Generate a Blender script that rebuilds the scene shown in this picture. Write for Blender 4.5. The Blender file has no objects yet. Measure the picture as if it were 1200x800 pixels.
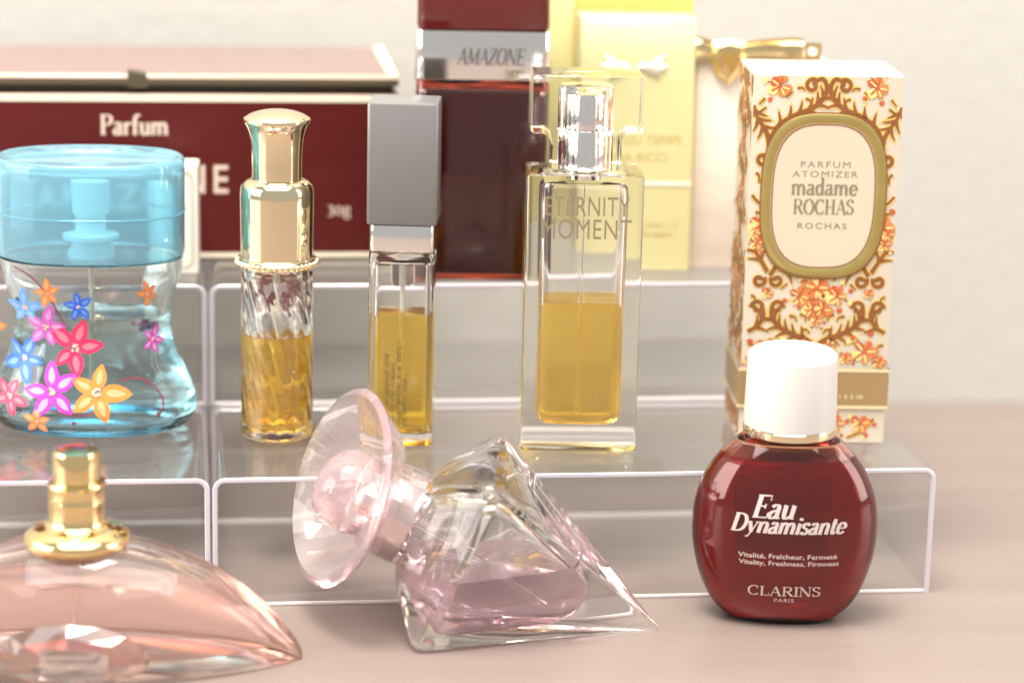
import bpy, bmesh, math, random
from mathutils import Vector, Matrix

PI = math.pi
CM = 0.01
R = math.radians
sc = bpy.context.scene
COL = sc.collection
random.seed(7)

# ------------------------------------------------------------------ camera
cam_d = bpy.data.cameras.new('camera')
cam = bpy.data.objects.new('camera', cam_d)
COL.objects.link(cam)
sc.camera = cam
YAW, PITCH, ROLL = R(-7.367), R(13.953), R(1.326)
fwd = Vector((-math.sin(YAW) * math.cos(PITCH), math.cos(YAW) * math.cos(PITCH), -math.sin(PITCH)))
rgt = Vector((math.cos(YAW), math.sin(YAW), 0))
upv = rgt.cross(fwd)
r2 = rgt * math.cos(ROLL) + upv * math.sin(ROLL)
u2 = upv * math.cos(ROLL) - rgt * math.sin(ROLL)
m = Matrix((r2, u2, -fwd)).transposed().to_4x4()
m.translation = Vector((-0.19676, -0.63378, 0.22938))
cam.matrix_world = m
cam_d.sensor_width = 36
cam_d.lens = 90
cam_d.clip_start = 0.05
cam_d.clip_end = 20
cam_d.dof.use_dof = True
cam_d.dof.focus_distance = 0.665
cam_d.dof.aperture_fstop = 6.3

# ------------------------------------------------------------------ light
w = bpy.data.worlds.new('World')
sc.world = w
w.use_nodes = True
bg = w.node_tree.nodes['Background']
bg.inputs['Color'].default_value = (1.0, 0.97, 0.94, 1)
bg.inputs['Strength'].default_value = 0.50


def area(name, loc, target, size, power, color, size_y=None):
    d = bpy.data.lights.new(name, 'AREA')
    d.energy = power
    d.color = color
    d.size = size
    if size_y:
        d.shape = 'RECTANGLE'
        d.size_y = size_y
    o = bpy.data.objects.new(name, d)
    COL.objects.link(o)
    o.location = loc
    o.rotation_euler = (Vector(target) - Vector(loc)).to_track_quat('-Z', 'Y').to_euler()
    return o


# a ceiling spot above the shelf; added soft fills overhead and at either side
area('key_lamp', (-0.28, -0.17, 1.05), (-0.12, 0.10, 0.05), 0.34, 15.0, (1.0, 0.95, 0.87))
area('overhead_fill', (-0.15, -0.45, 1.35), (-0.10, 0.08, 0.05), 1.5, 28.0, (1.0, 0.97, 0.93), 1.1)  # broad soft fill, added in place of ambient light
area('side_fill', (0.95, -0.15, 0.40), (-0.12, 0.12, 0.03), 0.5, 6.0, (1.0, 0.96, 0.92), 0.7)  # unseen low fill, added to lift the shaded wall behind the risers
area('side_fill', (-1.10, -0.15, 0.40), (-0.12, 0.12, 0.03), 0.8, 10.0, (1.0, 0.96, 0.92), 0.6)  # its left-hand counterpart, likewise added

vs = sc.view_settings
vs.view_transform = 'Standard'
vs.look = 'None'
vs.exposure = 0.16
vs.gamma = 1.0
vs.use_curve_mapping = False
cy = sc.cycles
cy.use_denoising = True
cy.max_bounces = 20
cy.transmission_bounces = 18
cy.glossy_bounces = 8
cy.diffuse_bounces = 4
cy.transparent_max_bounces = 40
cy.sample_clamp_indirect = 40.0
cy.blur_glossy = 0.6

# ------------------------------------------------------------------ materials
MATS = {}


def new_mat(name):
    mt = bpy.data.materials.new(name)
    mt.use_nodes = True
    nt = mt.node_tree
    return mt, nt, nt.nodes['Principled BSDF']


def noise_bump(nt, bsdf, scale, strength, dist, detail=3, stretch=(1, 1, 1)):
    tc = nt.nodes.new('ShaderNodeTexCoord')
    mp = nt.nodes.new('ShaderNodeMapping')
    mp.inputs['Scale'].default_value = stretch
    nz = nt.nodes.new('ShaderNodeTexNoise')
    nz.inputs['Scale'].default_value = scale
    nz.inputs['Detail'].default_value = detail
    bp = nt.nodes.new('ShaderNodeBump')
    bp.inputs['Strength'].default_value = strength
    bp.inputs['Distance'].default_value = dist
    nt.links.new(tc.outputs['Object'], mp.inputs['Vector'])
    nt.links.new(mp.outputs['Vector'], nz.inputs['Vector'])
    nt.links.new(nz.outputs['Fac'], bp.inputs['Height'])
    nt.links.new(bp.outputs['Normal'], bsdf.inputs['Normal'])
    return nz, mp


def paint(name, col, rough=0.5, metal=0.0, spec=0.5, vary=0.06, scale=90, bump=0.0, coat=0.0, stretch=(1, 1, 1)):
    if name in MATS:
        return MATS[name]
    mt, nt, b = new_mat(name)
    b.inputs['Roughness'].default_value = rough
    b.inputs['Metallic'].default_value = metal
    b.inputs['Specular IOR Level'].default_value = spec
    b.inputs['Coat Weight'].default_value = coat
    nz, mp = noise_bump(nt, b, scale, bump, 0.0003, 4, stretch)
    cr = nt.nodes.new('ShaderNodeMix')
    cr.data_type = 'RGBA'
    cr.inputs[6].default_value = (*[max(0, c * (1 - vary)) for c in col], 1)
    cr.inputs[7].default_value = (*[min(1, c * (1 + vary)) for c in col], 1)
    nt.links.new(nz.outputs['Fac'], cr.inputs[0])
    nt.links.new(cr.outputs[2], b.inputs['Base Color'])
    if metal > 0.5:
        mr = nt.nodes.new('ShaderNodeMapRange')
        mr.inputs['To Min'].default_value = rough * 0.75
        mr.inputs['To Max'].default_value = rough * 1.3
        nt.links.new(nz.outputs['Fac'], mr.inputs['Value'])
        nt.links.new(mr.outputs['Result'], b.inputs['Roughness'])
    MATS[name] = mt
    return mt


def glass(name, col=(1, 1, 1), rough=0.0, ior=1.5, trans=None, path=0.01, diffuse=0.0, dcol=None, wave=0.0):
    """clear dielectric; trans = colour left after `path` metres of it (absorption)"""
    if name in MATS:
        return MATS[name]
    mt, nt, b = new_mat(name)
    b.inputs['Base Color'].default_value = (*col, 1)
    b.inputs['Roughness'].default_value = rough
    b.inputs['IOR'].default_value = ior
    b.inputs['Transmission Weight'].default_value = 1.0 - diffuse
    if dcol:
        b.inputs['Base Color'].default_value = (*dcol, 1)
    if wave:
        noise_bump(nt, b, 70, wave, 0.0006, 1)
    if trans:
        sig = [-math.log(max(t, 1e-4)) / path for t in trans]
        d = max(sig) * 1.02
        va = nt.nodes.new('ShaderNodeVolumeAbsorption')
        va.inputs['Color'].default_value = (*[1 - s / d for s in sig], 1)
        va.inputs['Density'].default_value = d
        nt.links.new(va.outputs['Volume'], nt.nodes['Material Output'].inputs['Volume'])
    MATS[name] = mt
    return mt


# ------------------------------------------------------------------ mesh helpers (centimetres, local)
class MB:
    def __init__(self):
        self.v = []
        self.f = []

    def add(self, verts, faces, flip=False):
        o = len(self.v)
        self.v += [tuple(p) for p in verts]
        for f in faces:
            f = [i + o for i in f]
            self.f.append(f[::-1] if flip else f)
        return self

    def loft(self, rings, flip=False, cap0=True, cap1=True, closed=False):
        n = len(rings[0])
        vs_ = [p for r in rings for p in r]
        fs = []
        k = len(rings)
        for i in range(k if closed else k - 1):
            a, b = i * n, ((i + 1) % k) * n
            for j in range(n):
                j2 = (j + 1) % n
                fs.append([a + j, a + j2, b + j2, b + j])
        if not closed:
            if cap0:
                fs.append(list(range(n))[::-1])
            if cap1:
                fs.append([(k - 1) * n + j for j in range(n)])
        return self.add(vs_, fs, flip)

    def lathe(self, prof, n=48, c=(0, 0, 0), flip=False, cap0=True, cap1=True):
        rings = [[(c[0] + r * math.cos(2 * PI * j / n), c[1] + r * math.sin(2 * PI * j / n), c[2] + z)
                  for j in range(n)] for r, z in prof]
        return self.loft(rings, flip, cap0, cap1)

    def rbox(self, w, d, h, r=0.1, b=0.05, c=(0, 0, 0), flip=False, seg=4, bs=2):
        """rounded box standing on c"""
        prof = []
        for i in range(bs + 1):
            t = PI / 2 * i / bs
            prof.append((b * (1 - math.sin(t)), b * (1 - math.cos(t))))
        prof += [(i_, h - z_) for i_, z_ in prof[::-1]]
        rings = []
        for ins, z in prof:
            rings.append([(c[0] + x, c[1] + y, c[2] + z) for x, y in rrect(w - 2 * ins, d - 2 * ins, max(r - ins, 0.004), seg)])
        return self.loft(rings, flip)

    def tube(self, pts, rad, n=10, closed=False):
        P_ = [Vector(p) for p in pts]
        rings = []
        k = len(P_)
        ref = None
        for i in range(k):
            if closed:
                t = P_[(i + 1) % k] - P_[i - 1]
            else:
                t = P_[min(i + 1, k - 1)] - P_[max(i - 1, 0)]
            t.normalize()
            if ref is None:
                ref = Vector((0, 0, 1)) if abs(t.z) < 0.9 else Vector((1, 0, 0))
            a = t.cross(ref).normalized()
            b_ = a.cross(t).normalized()
            ref = b_
            rr = rad[i] if isinstance(rad, (list, tuple)) else rad
            rings.append([tuple(P_[i] + (a * math.cos(2 * PI * j / n) + b_ * math.sin(2 * PI * j / n)) * rr) for j in range(n)])
        return self.loft(rings, True, closed=closed)

    def prism(self, outline, y0, y1, flip=False):
        """outline in x,z (counter-clockwise seen from -y), extruded along y"""
        a = [(x, y0, z) for x, z in outline]
        b = [(x, y1, z) for x, z in outline]
        return self.loft([a, b], not flip)

    def sphere(self, c, r, n=20, k=12, sc_=(1, 1, 1), flip=False):
        rings = []
        for i in range(1, k):
            t = PI * i / k
            rings.append([(c[0] + sc_[0] * r * math.sin(t) * math.cos(2 * PI * j / n), c[1] + sc_[1] * r * math.sin(t) * math.sin(2 * PI * j / n),
                           c[2] - sc_[2] * r * math.cos(t)) for j in range(n)])
        return self.loft(rings, flip)

    def xform(self, M):
        self.v = [tuple(M @ Vector(p)) for p in self.v]
        return self

    def map(self, fn):
        self.v = [tuple(fn(*p)) for p in self.v]
        return self

    def build(self, name, mat, parent=None, smooth=True, angle=35):
        me = bpy.data.meshes.new(name)
        me.from_pydata([(x * CM, y * CM, z * CM) for x, y, z in self.v], [], self.f)
        me.validate()
        me.update()
        if smooth:
            me.polygons.foreach_set('use_smooth', [True] * len(me.polygons))
            me.set_sharp_from_angle(angle=R(angle))
        me.materials.append(mat)
        o = bpy.data.objects.new(name, me)
        COL.objects.link(o)
        if parent:
            o.parent = parent
        return o


def rrect(w, d, r, seg=4):
    r = min(r, w / 2 - 1e-4, d / 2 - 1e-4)
    out = []
    for cx, cy_, a0 in ((w / 2 - r, d / 2 - r, 0), (-w / 2 + r, d / 2 - r, 90), (-w / 2 + r, -d / 2 + r, 180), (w / 2 - r, -d / 2 + r, 270)):
        for i in range(seg + 1):
            a = R(a0 + 90 * i / seg)
            out.append((cx + r * math.cos(a), cy_ + r * math.sin(a)))
    return out


def sring(z, rx, ry, n=2.0, k=64, c=(0, 0)):
    out = []
    for j in range(k):
        a = 2 * PI * j / k
        ca, sa = math.cos(a), math.sin(a)
        out.append((c[0] + rx * math.copysign(abs(ca) ** (2 / n), ca), c[1] + ry * math.copysign(abs(sa) ** (2 / n), sa), z))
    return out


def smooth_prof(pts, k=6):
    """Catmull-Rom through tuples"""
    out = []
    n = len(pts)
    for i in range(n - 1):
        p0, p1, p2, p3 = pts[max(i - 1, 0)], pts[i], pts[i + 1], pts[min(i + 2, n - 1)]
        for s in range(k):
            t = s / k
            out.append(tuple(0.5 * (2 * b + (c - a) * t + (2 * a - 5 * b + 4 * c - d) * t * t + (3 * b - a - 3 * c + d) * t ** 3)
                             for a, b, c, d in zip(p0, p1, p2, p3)))
    out.append(tuple(pts[-1]))
    return out


def thing(name, label, cat, loc=(0, 0, 0), rz=0, group=None):
    o = bpy.data.objects.new(name, None)
    COL.objects.link(o)
    o.empty_display_size = 0.01
    o.location = [c * CM for c in loc]
    o.rotation_euler = (0, 0, R(rz))
    o['label'] = label
    o['category'] = cat
    if group:
        o['group'] = group
    return o


def copy_tree(o, parent=None):
    c = o.copy()
    COL.objects.link(c)
    c.parent = parent
    for ch in list(o.children):
        copy_tree(ch, c)
    return c


# ------------------------------------------------------------------ lettering
def ribbon(mb, pts, wfn, y=0.0, smooth=5):
    """flat stroke in the x,z plane facing -y"""
    if smooth and len(pts) > 2:
        pts = smooth_prof(pts, smooth)
    n = len(pts)
    vs_, fs = [], []
    for i, (x, z) in enumerate(pts):
        a, b = pts[max(i - 1, 0)], pts[min(i + 1, n - 1)]
        dx, dz = b[0] - a[0], b[1] - a[1]
        L = math.hypot(dx, dz) or 1
        w_ = wfn(i / (n - 1), dx / L, dz / L) / 2
        nx, nz_ = -dz / L, dx / L
        vs_ += [(x + nx * w_, y, z + nz_ * w_), (x - nx * w_, y, z - nz_ * w_)]
        if i:
            k = 2 * i
            fs.append([k - 2, k - 1, k + 1, k])
    mb.add(vs_, fs)


# serif letters as pen strokes: n = broad pen, k = thick, t = thin; s = foot or head serif
def _o(cx, cz, rx, rz, a0=0, a1=360, k=14):
    return [(cx + rx * math.cos(R(a0 + (a1 - a0) * i / k)), cz + rz * math.sin(R(a0 + (a1 - a0) * i / k))) for i in range(k + 1)]


G = {
    'E': (.66, [('k', [(.16, 0), (.16, 1)]), ('t', [(.04, .98), (.6, .98), (.61, .78)]), ('t', [(.16, .52), (.45, .52)]), ('t', [(.45, .42), (.45, .62)]), ('t', [(.04, .02), (.62, .02), (.64, .24)])]),
    'D': (.84, [('k', [(.16, 0), (.16, 1)]), ('n', [(.04, .98), (.35, .98), (.6, .86), (.72, .5), (.6, .14), (.35, .02), (.04, .02)])]),
    'C': (.8, [('n', _o(.44, .5, .34, .49, 48, 312)), ('t', [(.68, .98), (.68, .72)]), ('t', [(.68, .02), (.68, .25)])]),
    'L': (.64, [('k', [(.16, 0), (.16, 1)]), ('s', [(.04, .98), (.3, .98)]), ('t', [(.04, .02), (.6, .02), (.62, .28)])]),
    'A': (.8, [('t', [(.1, 0), (.4, 1)]), ('k', [(.4, 1), (.7, 0)]), ('t', [(.2, .35), (.6, .35)]), ('s', [(.0, .02), (.22, .02)]), ('s', [(.56, .02), (.82, .02)])]),
    'R': (.78, [('k', [(.16, 0), (.16, 1)]), ('n', [(.04, .98), (.4, .98), (.58, .88), (.6, .72), (.5, .55), (.2, .5)]), ('k', [(.38, .5), (.68, .02)]), ('s', [(.04, .02), (.3, .02)]), ('s', [(.6, .02), (.8, .02)])]),
    'I': (.32, [('k', [(.16, 0), (.16, 1)]), ('s', [(.02, .98), (.3, .98)]), ('s', [(.02, .02), (.3, .02)])]),
    'N': (.86, [('t', [(.14, 0), (.14, 1)]), ('k', [(.12, 1), (.72, 0)]), ('t', [(.72, 0), (.72, 1)]), ('s', [(.0, .98), (.16, .98)]), ('s', [(.02, .02), (.26, .02)]), ('s', [(.6, .98), (.84, .98)])]),
    'S': (.6, [('n', [(.5, .8), (.42, .96), (.25, .98), (.1, .85), (.12, .66), (.3, .53), (.48, .4), (.5, .18), (.35, .03), (.18, .03), (.06, .2)]), ('t', [(.5, .98), (.5, .74)]), ('t', [(.06, .02), (.06, .28)])]),
    'H': (.84, [('k', [(.16, 0), (.16, 1)]), ('k', [(.66, 0), (.66, 1)]), ('t', [(.16, .5), (.66, .5)])] + [('s', [(x, z), (x + .26, z)]) for x in (.03, .53) for z in (.02, .98)]),
    'O': (.84, [('n', _o(.42, .5, .34, .49))]),
    'M': (1.0, [('t', [(.14, 0), (.14, 1)]), ('k', [(.14, 1), (.48, .05)]), ('t', [(.48, .05), (.82, 1)]), ('k', [(.84, 1), (.84, 0)]), ('s', [(.02, .02), (.26, .02)]), ('s', [(.7, .02), (.98, .02)])]),
    'Z': (.66, [('t', [(.08, .75), (.08, .98), (.58, .98)]), ('k', [(.56, .97), (.08, .03)]), ('t', [(.06, .02), (.6, .02), (.6, .26)])]),
    'P': (.7, [('k', [(.16, 0), (.16, 1)]), ('n', [(.04, .98), (.4, .98), (.58, .88), (.6, .72), (.5, .54), (.2, .48)]), ('s', [(.04, .02), (.3, .02)])]),
    'a': (.54, [('n', [(.1, .5), (.2, .6), (.34, .58), (.38, .46), (.38, .12), (.42, .02), (.52, .05)]), ('n', [(.38, .38), (.2, .32), (.07, .2), (.1, .05), (.22, .01), (.38, .14)])]),
    'u': (.62, [('k', [(.13, .6), (.13, .2)]), ('n', [(.13, .22), (.18, .04), (.3, .02), (.46, .16)]), ('k', [(.47, .6), (.47, 0)]), ('s', [(.02, .58), (.15, .58)]), ('s', [(.36, .58), (.48, .58)]), ('s', [(.46, .02), (.6, .02)])]),
    'y': (.58, [('k', [(.08, .6), (.3, .02)]), ('t', [(.5, .6), (.3, .02), (.2, -.22), (.06, -.26)]), ('s', [(.0, .58), (.2, .58)]), ('s', [(.4, .58), (.58, .58)])]),
    'n': (.64, [('k', [(.13, .6), (.13, 0)]), ('n', [(.13, .42), (.26, .58), (.4, .58), (.48, .45), (.48, .3)]), ('k', [(.48, .35), (.48, 0)]), ('s', [(.02, .58), (.14, .58)]), ('s', [(.03, .02), (.24, .02)]), ('s', [(.38, .02), (.6, .02)])]),
    'm': (.96, [('k', [(.13, .6), (.13, 0)]), ('n', [(.13, .42), (.24, .58), (.36, .58), (.44, .45), (.44, .3)]), ('k', [(.45, .35), (.45, 0)]), ('n', [(.46, .42), (.58, .58), (.7, .58), (.78, .45), (.78, .3)]), ('k', [(.79, .35), (.79, 0)])] + [('s', [(x, .02), (x + .2, .02)]) for x in (.03, .35, .7)] + [('s', [(.02, .58), (.14, .58)])]),
    'i': (.3, [('k', [(.14, .6), (.14, 0)]), ('k', [(.14, .76), (.14, .9)]), ('s', [(.03, .58), (.15, .58)]), ('s', [(.03, .02), (.26, .02)])]),
    's': (.46, [('n', [(.38, .48), (.3, .6), (.16, .59), (.08, .48), (.14, .37), (.3, .28), (.38, .15), (.28, .02), (.14, .02), (.06, .14)])]),
    't': (.38, [('n', [(.16, .82), (.16, .14), (.22, .02), (.36, .1)]), ('s', [(.02, .58), (.34, .58)])]),
    'e': (.54, [('n', [(.09, .32), (.44, .32), (.42, .5), (.28, .6), (.14, .52), (.08, .3), (.14, .08), (.28, .01), (.46, .12)])]),
    'd': (.6, [('n', [(.42, .46), (.28, .59), (.14, .52), (.08, .3), (.14, .07), (.27, .01), (.42, .14)]), ('k', [(.44, 1), (.44, .02)]), ('s', [(.3, .98), (.46, .98)]), ('s', [(.44, .02), (.57, .02)])]),
    'r': (.46, [('k', [(.13, .6), (.13, 0)]), ('n', [(.13, .38), (.22, .55), (.36, .59), (.42, .52)]), ('s', [(.02, .58), (.14, .58)]), ('s', [(.03, .02), (.26, .02)])]),
    'f': (.4, [('n', [(.42, .92), (.32, 1.0), (.2, .9), (.17, .7), (.16, 0)]), ('s', [(.03, .58), (.36, .58)]), ('s', [(.05, .02), (.3, .02)])]),
    'g': (.56, [('n', _o(.26, .38, .17, .2)), ('t', [(.36, .52), (.5, .58)]), ('n', [(.2, .2), (.12, .1), (.36, .04), (.46, -.1), (.3, -.26), (.1, -.18), (.12, -.02), (.2, .04)])]),
    '3': (.54, [('n', [(.1, .62), (.26, .68), (.38, .56), (.32, .4), (.22, .36), (.38, .26), (.4, .06), (.24, -.08), (.08, 0)])]),
    '0': (.58, [('n', _o(.28, .31, .2, .3))]),
    ' ': (.35, []),
}


def serif_text(mb, txt, h, cx, cz, thick=.15, thin=.05, shear=0.0, sx=1.0, track=0.0, y=0.0, align='c'):
    tot = sum(G[c][0] + track for c in txt) * h * sx
    x0 = cx - (tot / 2 if align == 'c' else 0)
    k = 0
    for c in txt:
        adv, strokes = G[c]
        for kind, pts in strokes:
            P_ = [(x0 + (px + pz * shear / sx) * h * sx, cz + pz * h) for px, pz in pts]
            if kind == 'k':
                wf = lambda t, dx, dz: thick * h
            elif kind in 'ts':
                wf = lambda t, dx, dz: thin * h
            else:
                wf = lambda t, dx, dz: (thin + (thick - thin) * min(1, abs(dz) ** 1.3)) * h
            ribbon(mb, P_, wf, y - (k % 7) * 0.0012, 4 if kind == 'n' else 0)
            k += 1
        x0 += (adv + track) * h * sx
    return mb


def sans_text(mb, txt, h, cx, cz, sx=1.0, track=1.0, bold=0.0, shear=0.0, y=0.0, rot=0.0):
    cu = bpy.data.curves.new('lettering', 'FONT')
    cu.body = txt
    cu.size = h / 0.7
    cu.align_x = 'CENTER'
    cu.space_character = track
    cu.offset = bold * h
    cu.shear = shear
    cu.resolution_u = 3
    ob = bpy.data.objects.new('lettering', cu)
    COL.objects.link(ob)
    dg = bpy.context.evaluated_depsgraph_get()
    me = bpy.data.meshes.new_from_object(ob.evaluated_get(dg))
    vs_ = []
    for v in me.vertices:
        x, z = v.co.x * sx, v.co.y
        x, z = x * math.cos(rot) - z * math.sin(rot), x * math.sin(rot) + z * math.cos(rot)
        vs_.append((cx + x, y, cz + z))
    mb.add(vs_, [list(p.vertices) for p in me.polygons])
    bpy.data.objects.remove(ob)
    bpy.data.curves.remove(cu)
    bpy.data.meshes.remove(me)
    return mb


def faint_marks(mb, width, h, cx, cz, rot=0.0, wt=0.2):
    """a line of print too small to read in the photograph"""
    x = -width / 2
    k = 0
    while x < width / 2:
        if random.random() < 0.16:
            x += h * 0.5
            continue
        hh = h * random.choice((0.62, 0.62, 0.66, 1.0))
        kind = random.random()
        pts = [(x, 0), (x, hh)] if kind < 0.5 else _o(x + h * 0.15, h * 0.3, h * 0.2, h * 0.29, 40, 330, 7)
        pts = [(cx + px * math.cos(rot) - pz * math.sin(rot), cz + px * math.sin(rot) + pz * math.cos(rot)) for px, pz in pts]
        ribbon(mb, pts, lambda t_, dx, dz: wt * h, -(k % 4) * 0.0012, 0)
        k += 1
        x += h * random.uniform(0.42, 0.62)
    return mb


def blob(mb, x, z, r, y=0.0, n=7, jit=0.25, sx=1.0, sz=1.0):
    pts = []
    for j in range(n):
        rr = r * (1 + random.uniform(-jit, jit))
        pts.append((x + sx * rr * math.cos(2 * PI * j / n), y, z + sz * rr * math.sin(2 * PI * j / n)))
    mb.add(pts + [(x, y, z)], [[j, (j + 1) % n, n] for j in range(n)])


def sheet(name, tint, refl_rough=0.03, haze=0.035):
    """thin flat clear plastic: straight-through light plus a Fresnel reflection"""
    mt_, nt_, b_ = new_mat(name)
    nt_.nodes.remove(b_)
    tr = nt_.nodes.new('ShaderNodeBsdfTransparent')
    tr.inputs['Color'].default_value = (*tint, 1)
    gl = nt_.nodes.new('ShaderNodeBsdfGlossy')
    gl.inputs['Roughness'].default_value = refl_rough
    lw = nt_.nodes.new('ShaderNodeLayerWeight')
    pw = nt_.nodes.new('ShaderNodeMath')
    pw.operation = 'POWER'
    pw.inputs[1].default_value = 5.0
    fr_ = nt_.nodes.new('ShaderNodeMath')
    fr_.operation = 'MULTIPLY_ADD'
    fr_.inputs[1].default_value = 0.9
    fr_.inputs[2].default_value = 0.035
    nt_.links.new(lw.outputs['Facing'], pw.inputs[0])
    nt_.links.new(pw.outputs[0], fr_.inputs[0])
    mx = nt_.nodes.new('ShaderNodeMixShader')
    nt_.links.new(fr_.outputs[0], mx.inputs[0])
    nt_.links.new(tr.outputs[0], mx.inputs[1])
    nt_.links.new(gl.outputs[0], mx.inputs[2])
    df = nt_.nodes.new('ShaderNodeBsdfDiffuse')      # faint dusty haze, kept pale to brighten the clear sheet
    df.inputs['Color'].default_value = (0.93, 0.88, 0.83, 1)
    tl = nt_.nodes.new('ShaderNodeBsdfTranslucent')
    tl.inputs['Color'].default_value = (0.93, 0.88, 0.83, 1)
    dm = nt_.nodes.new('ShaderNodeMixShader')
    nt_.links.new(df.outputs[0], dm.inputs[1])
    nt_.links.new(tl.outputs[0], dm.inputs[2])
    nz_ = nt_.nodes.new('ShaderNodeTexNoise')
    nz_.inputs['Scale'].default_value = 35
    nz_.inputs['Detail'].default_value = 5
    mr_ = nt_.nodes.new('ShaderNodeMapRange')
    mr_.inputs['To Min'].default_value = haze * 0.4
    mr_.inputs['To Max'].default_value = haze * 1.6
    tc_ = nt_.nodes.new('ShaderNodeTexCoord')
    nt_.links.new(tc_.outputs['Object'], nz_.inputs['Vector'])
    nt_.links.new(nz_.outputs['Fac'], mr_.inputs['Value'])
    m2 = nt_.nodes.new('ShaderNodeMixShader')
    nt_.links.new(mr_.outputs['Result'], m2.inputs[0])
    nt_.links.new(mx.outputs[0], m2.inputs[1])
    nt_.links.new(dm.outputs[0], m2.inputs[2])
    nt_.links.new(m2.outputs[0], nt_.nodes['Material Output'].inputs['Surface'])
    return mt_


# ------------------------------------------------------------------ shared materials
M_acr = sheet('clear_acrylic', (0.999, 0.997, 0.998))
M_acr2 = sheet('clear_acrylic_thin', (0.999, 0.998, 0.998), haze=0.015)
M_edge = paint('cut_acrylic_edge', (0.60, 0.56, 0.61), 0.10, vary=0.10, scale=45)  # both edge colours stand in for the glow of cut acrylic
M_edge2 = paint('cut_acrylic_edge_bright', (0.86, 0.82, 0.81), 0.10, vary=0.08, scale=45)
M_clear = glass('clear_bottle_glass', (1, 1, 1), 0.0, 1.50, (0.97, 0.97, 0.93), 0.02)
M_gold = paint('polished_gold', (0.86, 0.66, 0.33), 0.10, 1.0, vary=0.03, scale=60)
M_palegold = paint('pale_gold', (0.86, 0.75, 0.50), 0.07, 1.0, vary=0.03, scale=60)
M_silver = paint('polished_silver', (0.84, 0.83, 0.81), 0.09, 1.0, vary=0.03, scale=60)
M_tube = paint('dip_tube_plastic', (0.82, 0.78, 0.66), 0.35, vary=0.03)

# ------------------------------------------------------------------ setting
mt, nt, b = new_mat('table_laminate')
b.inputs['Roughness'].default_value = 0.33
b.inputs['Specular IOR Level'].default_value = 0.45
tc = nt.nodes.new('ShaderNodeTexCoord')
mp = nt.nodes.new('ShaderNodeMapping')
mp.inputs['Scale'].default_value = (1.2, 22, 1)
nz = nt.nodes.new('ShaderNodeTexNoise')
nz.inputs['Scale'].default_value = 2.2
nz.inputs['Detail'].default_value = 6
nz.inputs['Roughness'].default_value = 0.6
rp = nt.nodes.new('ShaderNodeValToRGB')
rp.color_ramp.elements[0].position = 0.30
rp.color_ramp.elements[0].color = (0.205, 0.156, 0.138, 1)
rp.color_ramp.elements[1].position = 0.72
rp.color_ramp.elements[1].color = (0.240, 0.190, 0.171, 1)
nt.links.new(tc.outputs['Object'], mp.inputs['Vector'])
nt.links.new(mp.outputs['Vector'], nz.inputs['Vector'])
nt.links.new(nz.outputs['Fac'], rp.inputs['Fac'])
nt.links.new(rp.outputs['Color'], b.inputs['Base Color'])
nz2 = nt.nodes.new('ShaderNodeTexNoise')
nz2.inputs['Scale'].default_value = 9
mr = nt.nodes.new('ShaderNodeMapRange')
mr.inputs['To Min'].default_value = 0.24
mr.inputs['To Max'].default_value = 0.42
nt.links.new(mp.outputs['Vector'], nz2.inputs['Vector'])
nt.links.new(nz2.outputs['Fac'], mr.inputs['Value'])
nt.links.new(mr.outputs['Result'], b.inputs['Roughness'])
nz3 = nt.nodes.new('ShaderNodeTexNoise')
nz3.inputs['Scale'].default_value = 700
nz3.inputs['Detail'].default_value = 3
bp3 = nt.nodes.new('ShaderNodeBump')
bp3.inputs['Strength'].default_value = 0.12
bp3.inputs['Distance'].default_value = 0.0003
nt.links.new(tc.outputs['Object'], nz3.inputs['Vector'])
nt.links.new(nz3.outputs['Fac'], bp3.inputs['Height'])
nt.links.new(bp3.outputs['Normal'], b.inputs['Normal'])
M_table = mt
mb = MB()
mb.add([(-90, -60, 0), (90, -60, 0), (90, 19.0, 0), (-90, 19.0, 0)], [[0, 1, 2, 3]])
mb.add([(-90, -60, -3), (90, -60, -3), (90, 19.0, -3), (-90, 19.0, -3)], [[3, 2, 1, 0]])
mb.add([(-90, -60, -3), (90, -60, -3), (90, -60, 0), (-90, -60, 0)], [[0, 1, 2, 3]])
o = mb.build('table', M_table, smooth=False)
o['kind'] = 'structure'

mt, nt, b = new_mat('plaster_wall')
b.inputs['Roughness'].default_value = 0.75
b.inputs['Base Color'].default_value = (0.468, 0.455, 0.416, 1)
noise_bump(nt, b, 130, 0.35, 0.0009, 4)
o = MB().add([(-110, 19.05, -20), (110, 19.05, -20), (110, 19.05, 110), (-110, 19.05, 110)], [[0, 1, 2, 3]]).build('wall', mt, smooth=False)
o['kind'] = 'structure'

# ------------------------------------------------------------------ acrylic risers
RH, RD, RL = 3.495, 7.0, 19.16


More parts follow.
